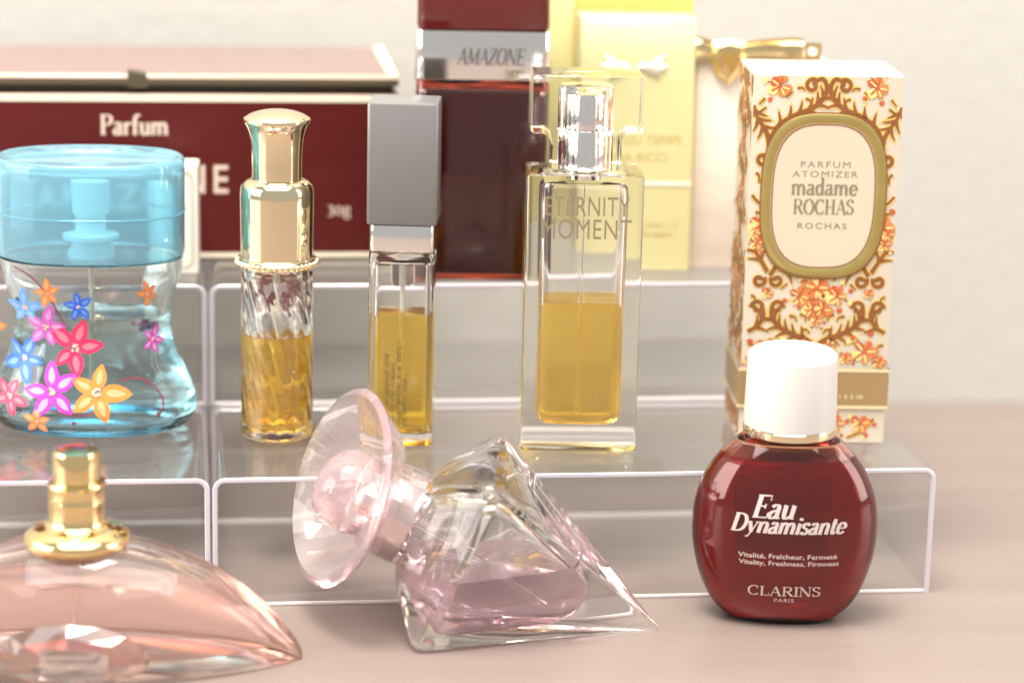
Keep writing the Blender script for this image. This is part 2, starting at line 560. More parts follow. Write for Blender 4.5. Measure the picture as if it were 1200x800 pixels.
def make_riser():
    t = thing('acrylic_riser', '', 'riser', group='clear acrylic display risers')
    th = 0.135
    W2 = RL / 2
    outer, inner = [], []
    ro, ri = 0.34, 0.20
    outer.append((-W2, 0.0))
    for cx, a0, a1 in ((-W2 + ro, 180, 90), (W2 - ro, 90, 0)):
        for i in range(7):
            a = R(a0 + (a1 - a0) * i / 6)
            outer.append((cx + ro * math.cos(a), RH - ro + ro * math.sin(a)))
            inner.append((cx + ri * math.cos(a), RH - ro + ri * math.sin(a)))
    outer.append((W2, 0.0))
    inner = [(-W2 + th, 0.0)] + [(max(-W2 + th, min(W2 - th, x)), z) for x, z in inner] + [(W2 - th, 0.0)]
    n = len(outer)
    mb_ = MB()
    # profile rings with a small arris at the cut front and back edges
    for (ya, yb) in ((0.0, RD),):
        e = 0.03
        rings = []
        for y, s in ((ya, e), (ya + e, 0), (yb - e, 0), (yb, e)):
            ring = []
            for k_, (p, q) in enumerate(zip(outer, inner)):
                dx, dz = q[0] - p[0], q[1] - p[1]
                L = math.hypot(dx, dz)
                ring.append((p[0] + dx / L * s, y, p[1] + dz / L * s))
            for k_, (p, q) in reversed(list(enumerate(zip(outer, inner)))):
                dx, dz = p[0] - q[0], p[1] - q[1]
                L = math.hypot(dx, dz)
                ring.append((q[0] + dx / L * s, y, q[1] + dz / L * s))
            rings.append(ring)
        mb_.loft(rings, False, False, False)
        N = 2 * n
        for ri_ in (0, 3):
            o_ = ri_ * N
            for k_ in range(n - 1):
                f = [o_ + k_, o_ + k_ + 1, o_ + N - 2 - k_, o_ + N - 1 - k_]
                mb_.f.append(f if ri_ == 0 else f[::-1])
    o_ = mb_.build('bent_sheet', M_acr, t)
    bm = bmesh.new()
    bm.from_mesh(o_.data)
    bmesh.ops.recalc_face_normals(bm, faces=bm.faces)
    bm.to_mesh(o_.data)
    bm.free()
    o_.data.materials.append(M_edge)
    for p_ in o_.data.polygons:
        if abs(p_.normal.y) > 0.3:
            p_.material_index = 1
    o_ = MB().rbox(RL - 2 * th - 0.01, RD - 0.02, 0.10, 0.02, 0.02, (0, RD / 2, 0.004)).build('base_panel', M_acr2, t)
    o_.data.materials.append(M_edge2)
    for p_ in o_.data.polygons:
        if abs(p_.normal.y) > 0.3:
            p_.material_index = 1
    return t


riser = make_riser()
cxr, cxl = -RL / 2, -RL * 1.5 - 0.06
for i, (x, y, z, lab) in enumerate((
        (cxr, 0, 0, 'clear acrylic riser on the table under the patterned box and three upright bottles'),
        (cxl, 0, 0, 'clear acrylic riser on the table carrying the blue capped flower bottle'),
        (cxr, RD + 0.02, 0, 'clear acrylic riser on the table, lower of the stack below the yellow boxes'),
        (cxr, RD + 0.02, 3.5, 'clear acrylic riser on another riser, carrying the tall red bottle and yellow boxes'),
        (cxl, RD + 0.02, 0, 'clear acrylic riser on the table, lower of the stack behind the flower bottle'),
        (cxl, RD + 0.02, 3.5, 'clear acrylic riser on another riser, carrying the small cream carton behind flower bottle'))):
    o = riser if i == 0 else copy_tree(riser)
    o.location = (x * CM, y * CM, (z + 0.003) * CM)
    o['label'] = lab
Z1, Z2 = 3.502, 7.002

# ------------------------------------------------------------------ fluted bottle with gold top
t = thing('perfume_bottle', 'slim spiral fluted glass bottle of amber perfume with a flared gold top', 'perfume bottle', (-17.37, 3.95, Z1), -5)
n, rings = 120, []
prof = [(0.80, 0.0), (0.90, 0.03), (0.97, 0.10)] + [(0.975, 0.10 + 4.5 * i / 44) for i in range(1, 45)] + [(0.93, 4.66), (0.78, 4.74)]
for r, z in prof:
    ring = []
    amp = 0.034 * min(1, max(0, (z - 0.15) / 0.3)) * min(1, max(0, (4.6 - z) / 0.3))
    for j in range(n):
        a = 2 * PI * j / n
        rr = r - amp * (0.5 - 0.5 * math.cos(15 * (a + 0.42 * z))) 
        ring.append((rr * math.cos(a), rr * math.sin(a), z))
    rings.append(ring)
mb = MB().loft(rings)
mb.lathe([(0.3, 0.30), (0.66, 0.34), (0.74, 0.45), (0.74, 4.45), (0.6, 4.6)], 48, flip=True)
mb.build('glass_body', M_clear, t, angle=60)
M_amber = glass('amber_perfume', (1, 1, 1), 0, 1.36, (1.0, 0.74, 0.12), 0.016, 0.18, (1.0, 0.74, 0.15))
MB().lathe([(0.28, 0.29), (0.67, 0.33), (0.75, 0.44), (0.75, 2.88), (0.73, 2.86), (0.3, 2.84)], 48).build('perfume', M_amber, t)
MB().lathe([(0.09, 0.4), (0.09, 4.7)], 12).build('dip_tube', M_tube, t)
mb = MB().lathe([(0.95, 4.72), (1.06, 4.74), (1.08, 4.80), (1.08, 4.90), (1.03, 4.97), (0.95, 5.0)], 64)
ring_ = mb.build('beaded_ring', M_palegold, t)
mb = MB()
for j in range(44):
    a = 2 * PI * j / 44
    mb.sphere((1.075 * math.cos(a), 1.075 * math.sin(a), 4.85), 0.075, 8, 6)
mb.build('beading', M_palegold, ring_)
MB().lathe(smooth_prof([(0.96, 4.98), (0.97, 5.1), (0.985, 6.4), (0.985, 6.7), (0.95, 6.9), (0.86, 7.02), (0.74, 7.08), (0.6, 7.09)], 5), 64).build('collar', M_palegold, t)
MB().lathe(smooth_prof([(0.66, 7.06), (0.665, 7.3), (0.67, 7.7), (0.70, 8.1), (0.77, 8.4), (0.88, 8.6)], 4) + [(0.895, 8.65), (0.88, 8.70)] +
           smooth_prof([(0.85, 8.72), (0.7, 8.81), (0.4, 8.9), (0.02, 8.93)], 4), 64).build('cap', M_palegold, t)

# ------------------------------------------------------------------ square vial with grey cap
t = thing('perfume_bottle', 'narrow square glass bottle of yellow perfume with a tall grey cap', 'perfume bottle', (-14.02, 3.5, Z1), -9)
mb = MB().rbox(1.74, 1.5, 5.3, 0.16, 0.08)
mb.rbox(1.40, 1.16, 4.65, 0.12, 0.10, (0, 0, 0.32), flip=True)
gb = mb.build('glass_body', M_clear, t)
M_yel = glass('yellow_perfume', (1, 1, 1), 0, 1.36, (1.0, 0.80, 0.15), 0.013, 0.18, (1.0, 0.80, 0.20))
MB().rbox(1.42, 1.18, 3.25, 0.13, 0.04, (0, 0, 0.31)).build('perfume', M_yel, t)
MB().lathe([(0.07, 0.5), (0.07, 4.9)], 10).build('dip_tube', M_tube, t)
MB().lathe([(0.30, 4.3), (0.33, 4.4), (0.33, 4.96)], 24).build('pump', glass('pump_plastic', (1, 1, 1), 0.2, 1.45), t)
MB().rbox(1.70, 1.46, 0.72, 0.14, 0.04, (0, 0, 5.31)).build('collar', M_silver, t)
M_grey = paint('grey_cap_lacquer', (0.215, 0.205, 0.205), 0.32, 0.35, vary=0.04, scale=40)
cap = MB().rbox(1.86, 1.62, 3.25, 0.10, 0.07, (0, 0, 6.04)).build('cap', M_grey, t)
mb = MB()
for xx, z0, ln in ((-.30, 1.9, 1.5), (-.14, 1.35, 1.9), (.02, 1.75, 2.3), (.18, 1.2, 1.3)):
    faint_marks(mb, ln, 0.13, xx, z0, PI / 2)
mb.map(lambda x, y, z: (x, y - 0.757, z))
mb.build('side_lettering', paint('label_ink', (0.10, 0.085, 0.03), 0.6), t, smooth=False)

# ------------------------------------------------------------------ square bottle with clear T cap
t = thing('perfume_bottle', 'thick square glass bottle half full of orange perfume under a clear cap', 'perfume bottle', (-9.28, 2.95, Z1), -5.5)
mb = MB().rbox(3.10, 2.0, 7.52, 0.10, 0.07)
# cavity, narrowing to the neck at its top
rings = []
for z, wx, wy, r in ((0.72, 1.7, 0.9, 0.3), (0.76, 1.95, 1.05, 0.34), (0.86, 2.14, 1.16, 0.34), (1.02, 2.22, 1.2, 0.3), (6.9, 2.30, 1.2, 0.3), (7.1, 2.26, 1.18, 0.3), (7.2, 2.1, 1.05, 0.3), (7.22, 1.5, 0.8, 0.3)):
    rings.append([(x, y, z) for x, y in rrect(wx, wy, r, 5)])
mb.loft(rings, True)
mb.build('glass_body', M_clear, t)
M_or = glass('orange_perfume', (1, 1, 1), 0, 1.36, (1.0, 0.82, 0.24), 0.012, 0.18, (1.0, 0.80, 0.28))
rings = []
for z, wx, wy, r in ((0.71, 1.72, 0.92, 0.3), (0.75, 1.97, 1.07, 0.34), (0.85, 2.16, 1.18, 0.34), (1.01, 2.24, 1.22, 0.3), (4.02, 2.24, 1.22, 0.3), (4.0, 2.14, 1.12, 0.25)):
    rings.append([(x, y, z) for x, y in rrect(wx, wy, r, 5)])
MB().loft(rings).build('perfume', M_or, t)
MB().lathe([(0.06, 0.9), (0.06, 7.2)], 10).build('dip_tube', glass('clear_tube', (0.97, 0.97, 0.95), 0.05, 1.40), t)
MB().lathe([(0.50, 7.3), (0.50, 7.53), (0.70, 7.54), (0.72, 7.58), (0.70, 7.62), (0.66, 7.66), (0.66, 8.58), (0.64, 8.62), (0.56, 8.63)], 48).build('collar', M_silver, t)
MB().lathe([(0.5, 8.6), (0.60, 8.64), (0.61, 8.70), (0.61, 9.5), (0.58, 9.58), (0.45, 9.6)], 48).build('spray_button', M_silver, t)
ol = []
w1, w2, za, zb, zc = 1.47, 0.92, 7.63, 8.62, 10.12
half = [(w2, za), (w2, zb - 0.35)]
for i in range(6):
    a = R(180 - 90 * i / 5)
    half.append((w2 + 0.25 + 0.25 * math.cos(a), zb - 0.30 + 0.25 * math.sin(a)))
for i in range(5):
    a = R(-90 + 90 * i / 4)
    half.append((w1 - 0.12 + 0.12 * math.cos(a), zb + 0.07 + 0.12 * math.sin(a)))
for i in range(5):
    a = R(90 * i / 4)
    half.append((w1 - 0.08 + 0.08 * math.cos(a), zc - 0.08 + 0.08 * math.sin(a)))
ol = half + [(-x, z) for x, z in half[::-1]]
mb = MB()


def inset(ol_, e):
    out = []
    n_ = len(ol_)
    for i in range(n_):
        a, b_ = Vector(ol_[i - 1]), Vector(ol_[(i + 1) % n_])
        d = (b_ - a).normalized()
        out.append((ol_[i][0] - d.y * e, ol_[i][1] + d.x * e))
    return out


oi = inset(ol, 0.04)
mb.loft([[(x, -0.80, z) for x, z in oi], [(x, -0.76, z) for x, z in ol], [(x, 0.76, z) for x, z in ol], [(x, 0.80, z) for x, z in oi]], True)
mb.lathe([(0.735, 7.633), (0.735, 9.7), (0.68, 9.8), (0.4, 9.84)], 40, flip=True, cap0=False)
bm_cap = mb.build('overcap', glass('thin_clear_cap', (1, 1, 1), 0, 1.22), t)
sans_text(MB(), 'ETERNITY', 0.52, 0.05, 6.45, sx=0.66, track=1.05).map(lambda x, y, z: (x, -1.004, z)).build('lettering', paint('pale_gold_print', (0.22, 0.18, 0.10), 0.45), t, smooth=False)
sans_text(MB(), 'MOMENT', 0.54, 0.05, 5.83, sx=0.70, track=1.08).map(lambda x, y, z: (x, -1.004, z)).build('lettering', paint('pale_gold_print', (0.22, 0.18, 0.10), 0.45), t, smooth=False)

# ------------------------------------------------------------------ blue flower bottle
t = thing('perfume_bottle', 'hourglass glass bottle printed with bright flowers under a wide turquoise cap', 'perfume bottle', (-22.33, 5.25, Z1), -4)
BP = smooth_prof([(0.02, 2.15), (0.08, 2.42), (0.25, 2.66), (0.55, 2.80), (0.95, 2.76), (1.5, 2.55), (2.1, 2.28), (2.7, 2.12), (3.2, 2.12), (3.8, 2.26), (4.3, 2.42), (4.75, 2.46)], 5)


def blue_r(z):
    for (z0, r0), (z1, r1) in zip(BP, BP[1:]):
        if z0 <= z <= z1 and z1 > z0:
            return r0 + (r1 - r0) * (z - z0) / (z1 - z0)
    return BP[-1][1]


BR = 0.66
mb = MB().loft([sring(z, r, r * BR, 2.2, 80) for z, r in BP] + [sring(4.8, 1.6, 1.0, 2.2, 80)])
mb.loft([sring(z, max(r - 0.24, 0.5), max(r * BR - 0.22, 0.4), 2.2, 80) for z, r in [(0.30, 2.2)] + [p for p in BP if p[0] > 0.45] + [(4.78, 1.6)]], True)
M_bluegl = glass('pale_aqua_glass', (1, 1, 1), 0, 1.5, (0.58, 0.86, 0.95), 0.016)
mb.build('glass_body', M_bluegl, t, angle=60)
M_aqua = glass('aqua_perfume', (1, 1, 1), 0, 1.36, (0.70, 0.89, 0.91), 0.03)
lz = [p for p in BP if 0.45 < p[0] < 3.3]
MB().loft([sring(0.29, 1.98, 1.22, 2.2, 80)] + [sring(z, r - 0.23, r * BR - 0.21, 2.2, 80) for z, r in lz]).build('perfume', M_aqua, t, angle=60)
MB().lathe([(0.07, 0.6), (0.07, 4.8)], 10).build('dip_tube', M_tube, t)
MB().lathe([(0.62, 4.75), (0.62, 4.95), (0.55, 5.0), (0.50, 5.25), (0.75, 5.28), (0.75, 5.40), (0.42, 5.44), (0.40, 5.9), (0.48, 6.0), (0.52, 6.9), (0.44, 6.98)], 40).build('spray_nozzle', paint('white_nozzle', (0.86, 0.86, 0.84), 0.3, vary=0.02), t)
M_bluecap = glass('turquoise_plastic', (0.66, 0.90, 0.97), 0.11, 1.44, diffuse=0.18, dcol=(0.47, 0.84, 0.98))
mb = MB()
ccap = [(4.83, 2.44), (4.86, 2.50), (4.95, 2.51), (7.35, 2.53), (7.44, 2.50), (7.48, 2.43), (7.48, 2.36), (7.42, 2.30), (7.36, 2.26)]
rings = [sring(z, r, r * 0.70, 2.3, 80) for z, r in ccap]
rings += [sring(7.33, 2.1, 1.42, 2.3, 80), sring(7.33, 0.4, 0.3, 2.3, 80)]
mb.loft(rings, False, False, True)
inn = [(4.83, 2.36), (7.0, 2.36), (7.18, 2.25), (7.2, 1.9), (7.2, 0.3)]
mb.loft([sring(z, r, r * 0.69, 2.3, 80) for z, r in inn], True, False, True)
a0, b0 = sring(4.83, 2.44, 2.44 * 0.7, 2.3, 80), sring(4.83, 2.36, 2.36 * 0.69, 2.3, 80)
mb.loft([b0, a0], False, False, False)
cap = mb.build('cap', M_bluecap, t, angle=50)
mb = MB().loft([sring(z, r, r * 0.70, 2.3, 80) for z, r in ((5.98, 2.50), (6.0, 2.535), (6.03, 2.535), (6.05, 2.50))], False, False, False)
mb.build('ridge', M_bluecap, cap)


def on_blue(x, off, z, back=False):
    r = blue_r(z) + off
    q = min(0.985, abs(x) / r)
    y = r * BR * (1 - q ** 2.2) ** (1 / 2.2)
    return (x, y if back else -y - off * 0.3, z)


FC = {'red': ((0.75, 0.03, 0.11), (0.88, 0.30, 0.36)), 'purple': ((0.52, 0.05, 0.42), (0.86, 0.60, 0.80)), 'orange': ((0.90, 0.25, 0.05), (0.95, 0.62, 0.35)),
      'blue': ((0.02, 0.13, 0.72), (0.25, 0.50, 0.90)), 'mauve': ((0.48, 0.10, 0.42), (0.80, 0.45, 0.75)), 'sky': ((0.12, 0.35, 0.75), (0.40, 0.62, 0.88))}


def petal_pts(L, wd, k=9):
    out = []
    for i in range(k):
        s = i / (k - 1)
        out.append((L * s, wd * math.sin(PI * min(1, s ** 0.8 * 1.0)) ** 0.8))
    return out


def flower(px, py, rp, colr, rot, back=False, squash=1.0, npet=5):
    cx_, cz_ = (px - 107) / 44.0, (517.5 - py) / 42.0
    rr = rp / 47.0
    c1, c2 = FC[colr]
    m1 = paint('print_' + colr, c1, 0.35, vary=0.25, scale=350)
    c2 = tuple(0.35 * a + 0.65 * b_ for a, b_ in zip(c1, c2))
    c1 = tuple(0.85 * a for a in c1)
    c2 = tuple(0.8 * a for a in c2)
    m2 = paint('print_pale_' + colr, c2, 0.35, vary=0.2, scale=350)
    m3 = paint('print_centre', (0.85, 0.45, 0.35), 0.4, vary=0.4, scale=800)
    outer, inner, mid = MB(), MB(), MB()
    for j in range(npet):
        a = R(rot + 360 / npet * j + random.uniform(-9, 9))
        L = rr * random.uniform(0.85, 1.12)
        for mbx, l0, l1, wd, off in ((outer, 0.08, 1.0, 0.25, 0.010 + 0.002 * (j % 3)), (inner, 0.25, 0.82, 0.11, 0.018)):
            up = [(l0 * L + (l1 - l0) * x, y) for x, y in petal_pts(L, wd * L)]
            ol_ = up + [(x, -y) for x, y in up[-2:0:-1]]
            pts = []
            for x, y in ol_ + [(sum(p[0] for p in up) / len(up), 0)]:
                X, Z = x * math.cos(a) - y * math.sin(a), x * math.sin(a) + y * math.cos(a)
                pts.append(on_blue(cx_ + X * squash, off, max(0.1, cz_ + Z), back))
            nn = len(ol_)
            mbx.add(pts, [[i, (i + 1) % nn, nn] for i in range(nn)])
    for j in range(9):
        a, q = random.uniform(0, 2 * PI), rr * 0.13 * math.sqrt(random.random())
        blob_pts = [on_blue(cx_ + q * math.cos(a) * squash + rr * 0.05 * math.cos(2 * PI * i / 6), 0.026 + j * 0.0008, cz_ + q * math.sin(a) + rr * 0.05 * math.sin(2 * PI * i / 6), back) for i in range(6)]
        mid.add(blob_pts, [list(range(6))])
    p_ = outer.build('flower', m1, t, smooth=False)
    inner.build('petal_highlight', m2, p_, smooth=False)
    mid.build('flower_centre', m3, p_, smooth=False)


for args in ((92, 412, 38, 'red', 70), (66, 461, 38, 'purple', 100), (119, 460, 40, 'orange', 75), (31, 427, 30, 'blue', 60), (98, 364, 19, 'blue', 30),
             (33, 370, 26, 'sky', 95), (58, 390, 29, 'mauve', 80), (62, 350, 19, 'orange', 100), (48, 495, 19, 'orange', 20), (14, 470, 24, 'red', 60),
             (178, 351, 17, 'orange', 40, False, 0.8), (182, 406, 19, 'purple', 70, False, 0.75), (152, 404, 16, 'purple', 20, True), (-10, 400, 22, 'orange', 10, False, 0.8),
             (-40, 440, 24, 'purple', 50, False, 0.7), (-20, 360, 18, 'sky', 30, False, 0.7)):
    flower(*args)
mb = MB()
for pts in ([(22, 322), (44, 332), (62, 352), (75, 375), (86, 398)], [(146, 448), (165, 446), (184, 456), (195, 474), (192, 488)], [(60, 480), (80, 484), (98, 486), (118, 481)]):
    P_ = [((x - 107) / 44.0, (517.5 - y) / 42.0) for x, y in pts]
    ribbon(mb, P_, lambda s, dx, dz: 0.04, 0, 6)
for x, y in ((190, 488), (92, 495)):
    blob(mb, (x - 107) / 44.0, (517.5 - y) / 42.0, 0.06)
mb.map(lambda x, y, z: on_blue(x, 0.007, z)).build('stem_print', paint('stem_ink', (0.22, 0.03, 0.05), 0.4), t, smooth=False)

# ------------------------------------------------------------------ patterned carton
BW, BD, BH = 4.02, 2.85, 10.12
t = thing('perfume_box', 'tall cream carton with brown scroll and orange flower print and oval gold frame', 'box', (-2.72, 3.95, Z1), -5)
M_card = paint('cream_card', (0.60, 0.52, 0.405), 0.45, vary=0.03, scale=60, bump=0.05)
MB().rbox(BW, BD, BH, 0.03, 0.03, seg=2, bs=1).build('carton', M_card, t)
M_brown = paint('scroll_brown', (0.24, 0.085, 0.022), 0.45, vary=0.22, scale=300)
M_ochre = paint('scroll_ochre', (0.72, 0.50, 0.14), 0.45, vary=0.15, scale=300)
M_orange = paint('bloom_orange', (0.58, 0.20, 0.06), 0.45, vary=0.3, scale=400)
M_rust = paint('bloom_rust', (0.50, 0.10, 0.035), 0.45, vary=0.3, scale=400)
M_yellowp = paint('bloom_yellow', (0.85, 0.62, 0.22), 0.45, vary=0.2, scale=400)
M_band = paint('band_tan', (0.36, 0.235, 0.105), 0.38, 0.15, vary=0.06, scale=40)
M_frame = paint('frame_gold', (0.50, 0.385, 0.13), 0.30, 0.75, vary=0.12, scale=120)


def bxz(px, py):
    return ((px - (966 - (py - 92) * 0.0515)) / 44.2, (527 - py) / 42.95)


def pattern_face(parent, fy, shift=0.0, scalex=1.0, clip=BW / 2, full=True, place=None):
    br, oc, orr, ru, yl = MB(), MB(), MB(), MB(), MB()
    cnt = [0]

    def flush(name):
        """everything drawn since the last flush becomes one printed motif"""
        order = [(br, 'scroll', M_brown), (oc, 'outline', M_ochre)] if name == 'scroll' else [
            (orr, 'flower', M_orange), (ru, 'rust_petal', M_rust), (yl, 'yellow_petal', M_yellowp), (br, 'stem', M_brown), (oc, 'pale_stem', M_ochre)]
        root = None
        for mbx, nm, mt_ in order:
            if mbx.v:
                q = MB()
                q.v, q.f = list(mbx.v), list(mbx.f)
                mbx.v.clear()
                mbx.f.clear()
                q.map(lambda x, y, z: (max(-clip, min(clip, x)), y, max(0.03, min(BH - .03, z))))
                if max(p[0] for p in q.v) - min(p[0] for p in q.v) < 0.02:
                    continue
                q.map(place if place else (lambda x, y, z: (x, y + fy, z)))
                o_ = q.build(nm, mt_, root or parent, smooth=False)
                if root is None:
                    root = o_

    def lay(mbx, y):
        cnt[0] += 1
        return y - (cnt[0] % 9) * 0.0006

    def stroke(pts, w0, w1, mir=True, leaves=None, seed=0):
        P0 = smooth_prof([bxz(*p) for p in pts], 5)
        for s in ((1, -1) if mir else (1,)):
            P_ = [(x * s, z) for x, z in P0]
            ribbon(oc, P_, lambda u, dx, dz: w0 + (w1 - w0) * u + 0.085, lay(oc, -0.004), 0)
            ribbon(br, P_, lambda u, dx, dz: w0 + (w1 - w0) * u, lay(br, -0.012), 0)
            if leaves:
                a, b_, step = leaves
                i0, i1 = int(a * (len(P_) - 2)), int(b_ * (len(P_) - 2))
                for i in range(i0, i1, step):
                    p, q = Vector(P_[i]), Vector(P_[i + 1])
                    d = (q - p).normalized()
                    for sd in (1, -1):
                        nn = Vector((-d.y, d.x)) * sd
                        for mbx, L, wd, yy in ((oc, 0.36, 0.15, -0.004), (br, 0.29, 0.10, -0.012)):
                            tip = p - d * L * 0.75 + nn * L
                            ribbon(mbx, [tuple(p), tuple((p + tip) / 2 - d * 0.02), tuple(tip)], lambda u, dx, dz: wd * (1.25 - u), lay(mbx, yy), 3)
            flush('scroll')

    def curl(x, y, r, a0, turns, sgn, w0=0.10):
        pts = []
        cx_, cz_ = bxz(x, y)
        k = 16
        P0 = []
        for i in range(k + 1):
            u = i / k
            a = R(a0 + sgn * 360 * turns * u)
            q = r * (1 - 0.72 * u)
            P0.append((cx_ + q * math.cos(a), cz_ + q * math.sin(a)))
        for s in (1, -1):
            P_ = [(px * s, pz) for px, pz in P0]
            ribbon(oc, P_, lambda u, dx, dz: w0 + 0.07, lay(oc, -0.004), 0)
            ribbon(br, P_, lambda u, dx, dz: w0 * (1 + 0.3 * u), lay(br, -0.012), 0)
            flush('scroll')

    def bloom(x, y, r, mir=True, npet=5, stems=True):
        for s in ((1, -1) if mir else (1,)):
            cx_, cz_ = bxz(x, y)
            cx_ *= s
            rr = r / 43.0
            if stems:
                for j in range(5):
                    a = random.uniform(0, 2 * PI)
                    e = (cx_ + rr * 1.25 * math.cos(a), cz_ + rr * 1.25 * math.sin(a))
                    ribbon(br if j % 2 else oc, [(cx_, cz_), ((cx_ + e[0]) / 2 + .03, (cz_ + e[1]) / 2), e], lambda u, dx, dz: 0.035, lay(br, -0.006), 3)
                    blob(yl if j % 2 else ru, e[0], e[1], rr * 0.22, lay(yl, -0.013), 6)
            for j in range(npet):
                a = 2 * PI * j / npet + random.uniform(-.3, .3)
                q = rr * 0.55
                X, Z = cx_ + q * math.cos(a), cz_ + q * math.sin(a)
                blob([orr, orr, ru, yl][j % 4], X, Z, rr * random.uniform(.3, .46), lay(orr, -0.016), 7)
                ribbon(ru if j % 2 else yl, [(cx_, cz_), (X + rr * .2 * math.cos(a), Z + rr * .2 * math.sin(a))], lambda u, dx, dz: rr * 0.13, lay(ru, -0.024), 0)
            blob(ru, cx_, cz_, rr * 0.2, lay(ru, -0.031), 6)
            flush('flower')

    if full:
        stroke([(950, 100), (958, 97), (963, 106), (959, 119), (945, 131), (926, 139), (908, 150), (899, 163), (896, 176)], 0.10, 0.17, leaves=(.4, .8, 3))
        curl(946, 105, 0.19, 60, 1.1, 1)
        stroke([(895, 176), (893, 163), (886, 150), (880, 140), (877, 128)], 0.15, 0.07, leaves=(.5, .95, 4))
        stroke([(896, 170), (896, 186), (890, 194)], 0.13, 0.10)
        curl(887, 190, 0.17, -40, 1.1, -1)
        bloom(908, 106, 15)
        for y_, r_ in ((204, 0.09), (218, 0.11), (231, 0.08)):
            x_, z_ = bxz(889, y_)
            for s in (1, -1):
                blob(br, x_ * s, z_, r_, lay(br, -0.012))
                flush('scroll')
        stroke([(874, 232), (881, 240), (888, 244)], 0.08, 0.05)
        bloom(884, 268, 17)
        bloom(880, 288, 10)
        stroke([(876, 296), (884, 308), (892, 322)], 0.09, 0.13, leaves=(.2, .9, 4))
        stroke([(908, 305), (903, 314), (895, 326)], 0.09, 0.13)
        stroke([(927, 321), (916, 322), (906, 318)], 0.06, 0.10, leaves=(.2, .8, 4))
        curl(882, 332, 0.18, 30, 1.1, -1)
        curl(903, 332, 0.18, 150, 1.1, 1)
        bloom(892, 347, 8, stems=False)
        bloom(951, 340, 17, mir=False, npet=8)
        bloom(930, 350, 14)
        bloom(946, 366, 13, npet=6)
        bloom(949, 380, 9, mir=False)
        curl(903, 364, 0.19, 0, 1.1, 1)
        curl(880, 364, 0.19, 180, 1.1, -1)
        stroke([(898, 362), (897, 374), (906, 387), (922, 396), (938, 402), (948, 410)], 0.12, 0.16, leaves=(.3, .95, 3))
        stroke([(885, 362), (887, 374), (880, 386), (868, 393)], 0.12, 0.10, leaves=(.5, .95, 4))
        stroke([(948, 410), (951, 418), (949, 428)], 0.16, 0.08, mir=False)
        bloom(890, 416, 18)
        for (xa, ya, dx_, dy_) in ((915, 118, 8, -6), (928, 108, 9, 3), (890, 120, -7, 7), (879, 206, 3, 12), (878, 252, 6, 7), (899, 300, 9, 7), (916, 336, -8, 6),
                                   (918, 374, 9, 6), (934, 390, 8, 5), (905, 402, 9, 6), (926, 416, 8, -7), (872, 350, 5, 9), (938, 120, 6, 8), (884, 136, 8, -5), (931, 372, 7, 8), (868, 408, 7, 6)):
            stroke([(xa, ya), (xa + dx_ * .5 + 2, ya + dy_ * .5 - 2), (xa + dx_, ya + dy_)], 0.075, 0.03)
        bloom(877, 276, 9)
        if place:                                   # the narrow side has sprays where the front has its oval
            for yy in (128, 180, 236, 292):
                xc = 966 - (yy - 92) * 0.0515
                bloom(xc, yy, 17, mir=False, npet=7)
                stroke([(xc - 34, yy + 14), (xc - 22, yy + 26), (xc - 8, yy + 27), (xc, yy + 20)], 0.08, 0.13, leaves=(.2, .9, 3))
                bloom(xc - 32, yy + 22, 9)
        bloom(934, 412, 7)
        bloom(871, 428, 9)
        bloom(912, 424, 9)
        for x_ in (885, 915, 941):
            bloom(x_, 503, 13)
        stroke([(870, 497), (883, 512), (900, 520)], 0.07, 0.05)


pattern_face(t, -BD / 2 - 0.002, clip=BW / 2 - 0.02)
random.seed(11)
pattern_face(t, 0, clip=BD / 2 - 0.02, place=lambda x, y, z: (-BW / 2 - 0.002 + y, -x, z))
# cartouche
def sell(rx, rz, e=2.9, k=72):
    return [(rx * math.copysign(abs(math.cos(2 * PI * j / k)) ** (2 / e), math.cos(2 * PI * j / k)), rz * math.copysign(abs(math.sin(2 * PI * j / k)) ** (2 / e), math.sin(2 * PI * j / k))) for j in range(k)]


CZ = 6.86
fy = -BD / 2
mb = MB()
rings = []
for rx, rz_, y in ((1.68, 2.24, -0.03), (1.64, 2.20, -0.055), (1.54, 2.10, -0.06), (1.46, 2.02, -0.05), (1.40, 1.96, -0.03)):
    rings.append([(x, fy + y, CZ + z) for x, z in sell(rx, rz_)])
mb.loft(rings, False, False, False)
mb.loft([[(x, fy - 0.036, CZ + z) for x, z in sell(1.43, 1.99)], [(x, fy - 0.0355, CZ + z) for x, z in sell(0.05, 0.05)]], False, False, True)
fr = MB()
fr.loft(rings, False, False, False)
fr.build('oval_frame', M_frame, t)
pan = MB().loft([[(x, fy - 0.034, CZ + z) for x, z in sell(1.43, 1.99)], [(x, fy - 0.0341, CZ + z) for x, z in sell(0.05, 0.05)]], False, False, True)
pan.build('name_panel', paint('panel_cream', (0.60, 0.50, 0.37), 0.5, vary=0.02), t, smooth=False)
for e_, nm in ((0.02, 'frame_line'),):
    ln = MB()
    for q in (1.71, 1.40):
        a = [(x, fy - 0.040, CZ + z) for x, z in sell(q, q + 0.56)]
        b_ = [(x, fy - 0.041, CZ + z) for x, z in sell(q - 0.035, q + 0.525)]
        ln.loft([a, b_], False, False, False)
    ln.build(nm, M_brown, t, smooth=False)
M_ink = paint('grey_brown_ink', (0.23, 0.19, 0.12), 0.5)
sans_text(MB(), 'PARFUM', 0.17, 0.02, 7.64, sx=1.3, track=1.25).map(lambda x, y, z: (x, y + fy - 0.0375, z)).build('lettering', M_ink, t, smooth=False)
sans_text(MB(), 'ATOMIZER', 0.17, 0.02, 7.38, sx=1.3, track=1.2).map(lambda x, y, z: (x, y + fy - 0.0375, z)).build('lettering', M_ink, t, smooth=False)
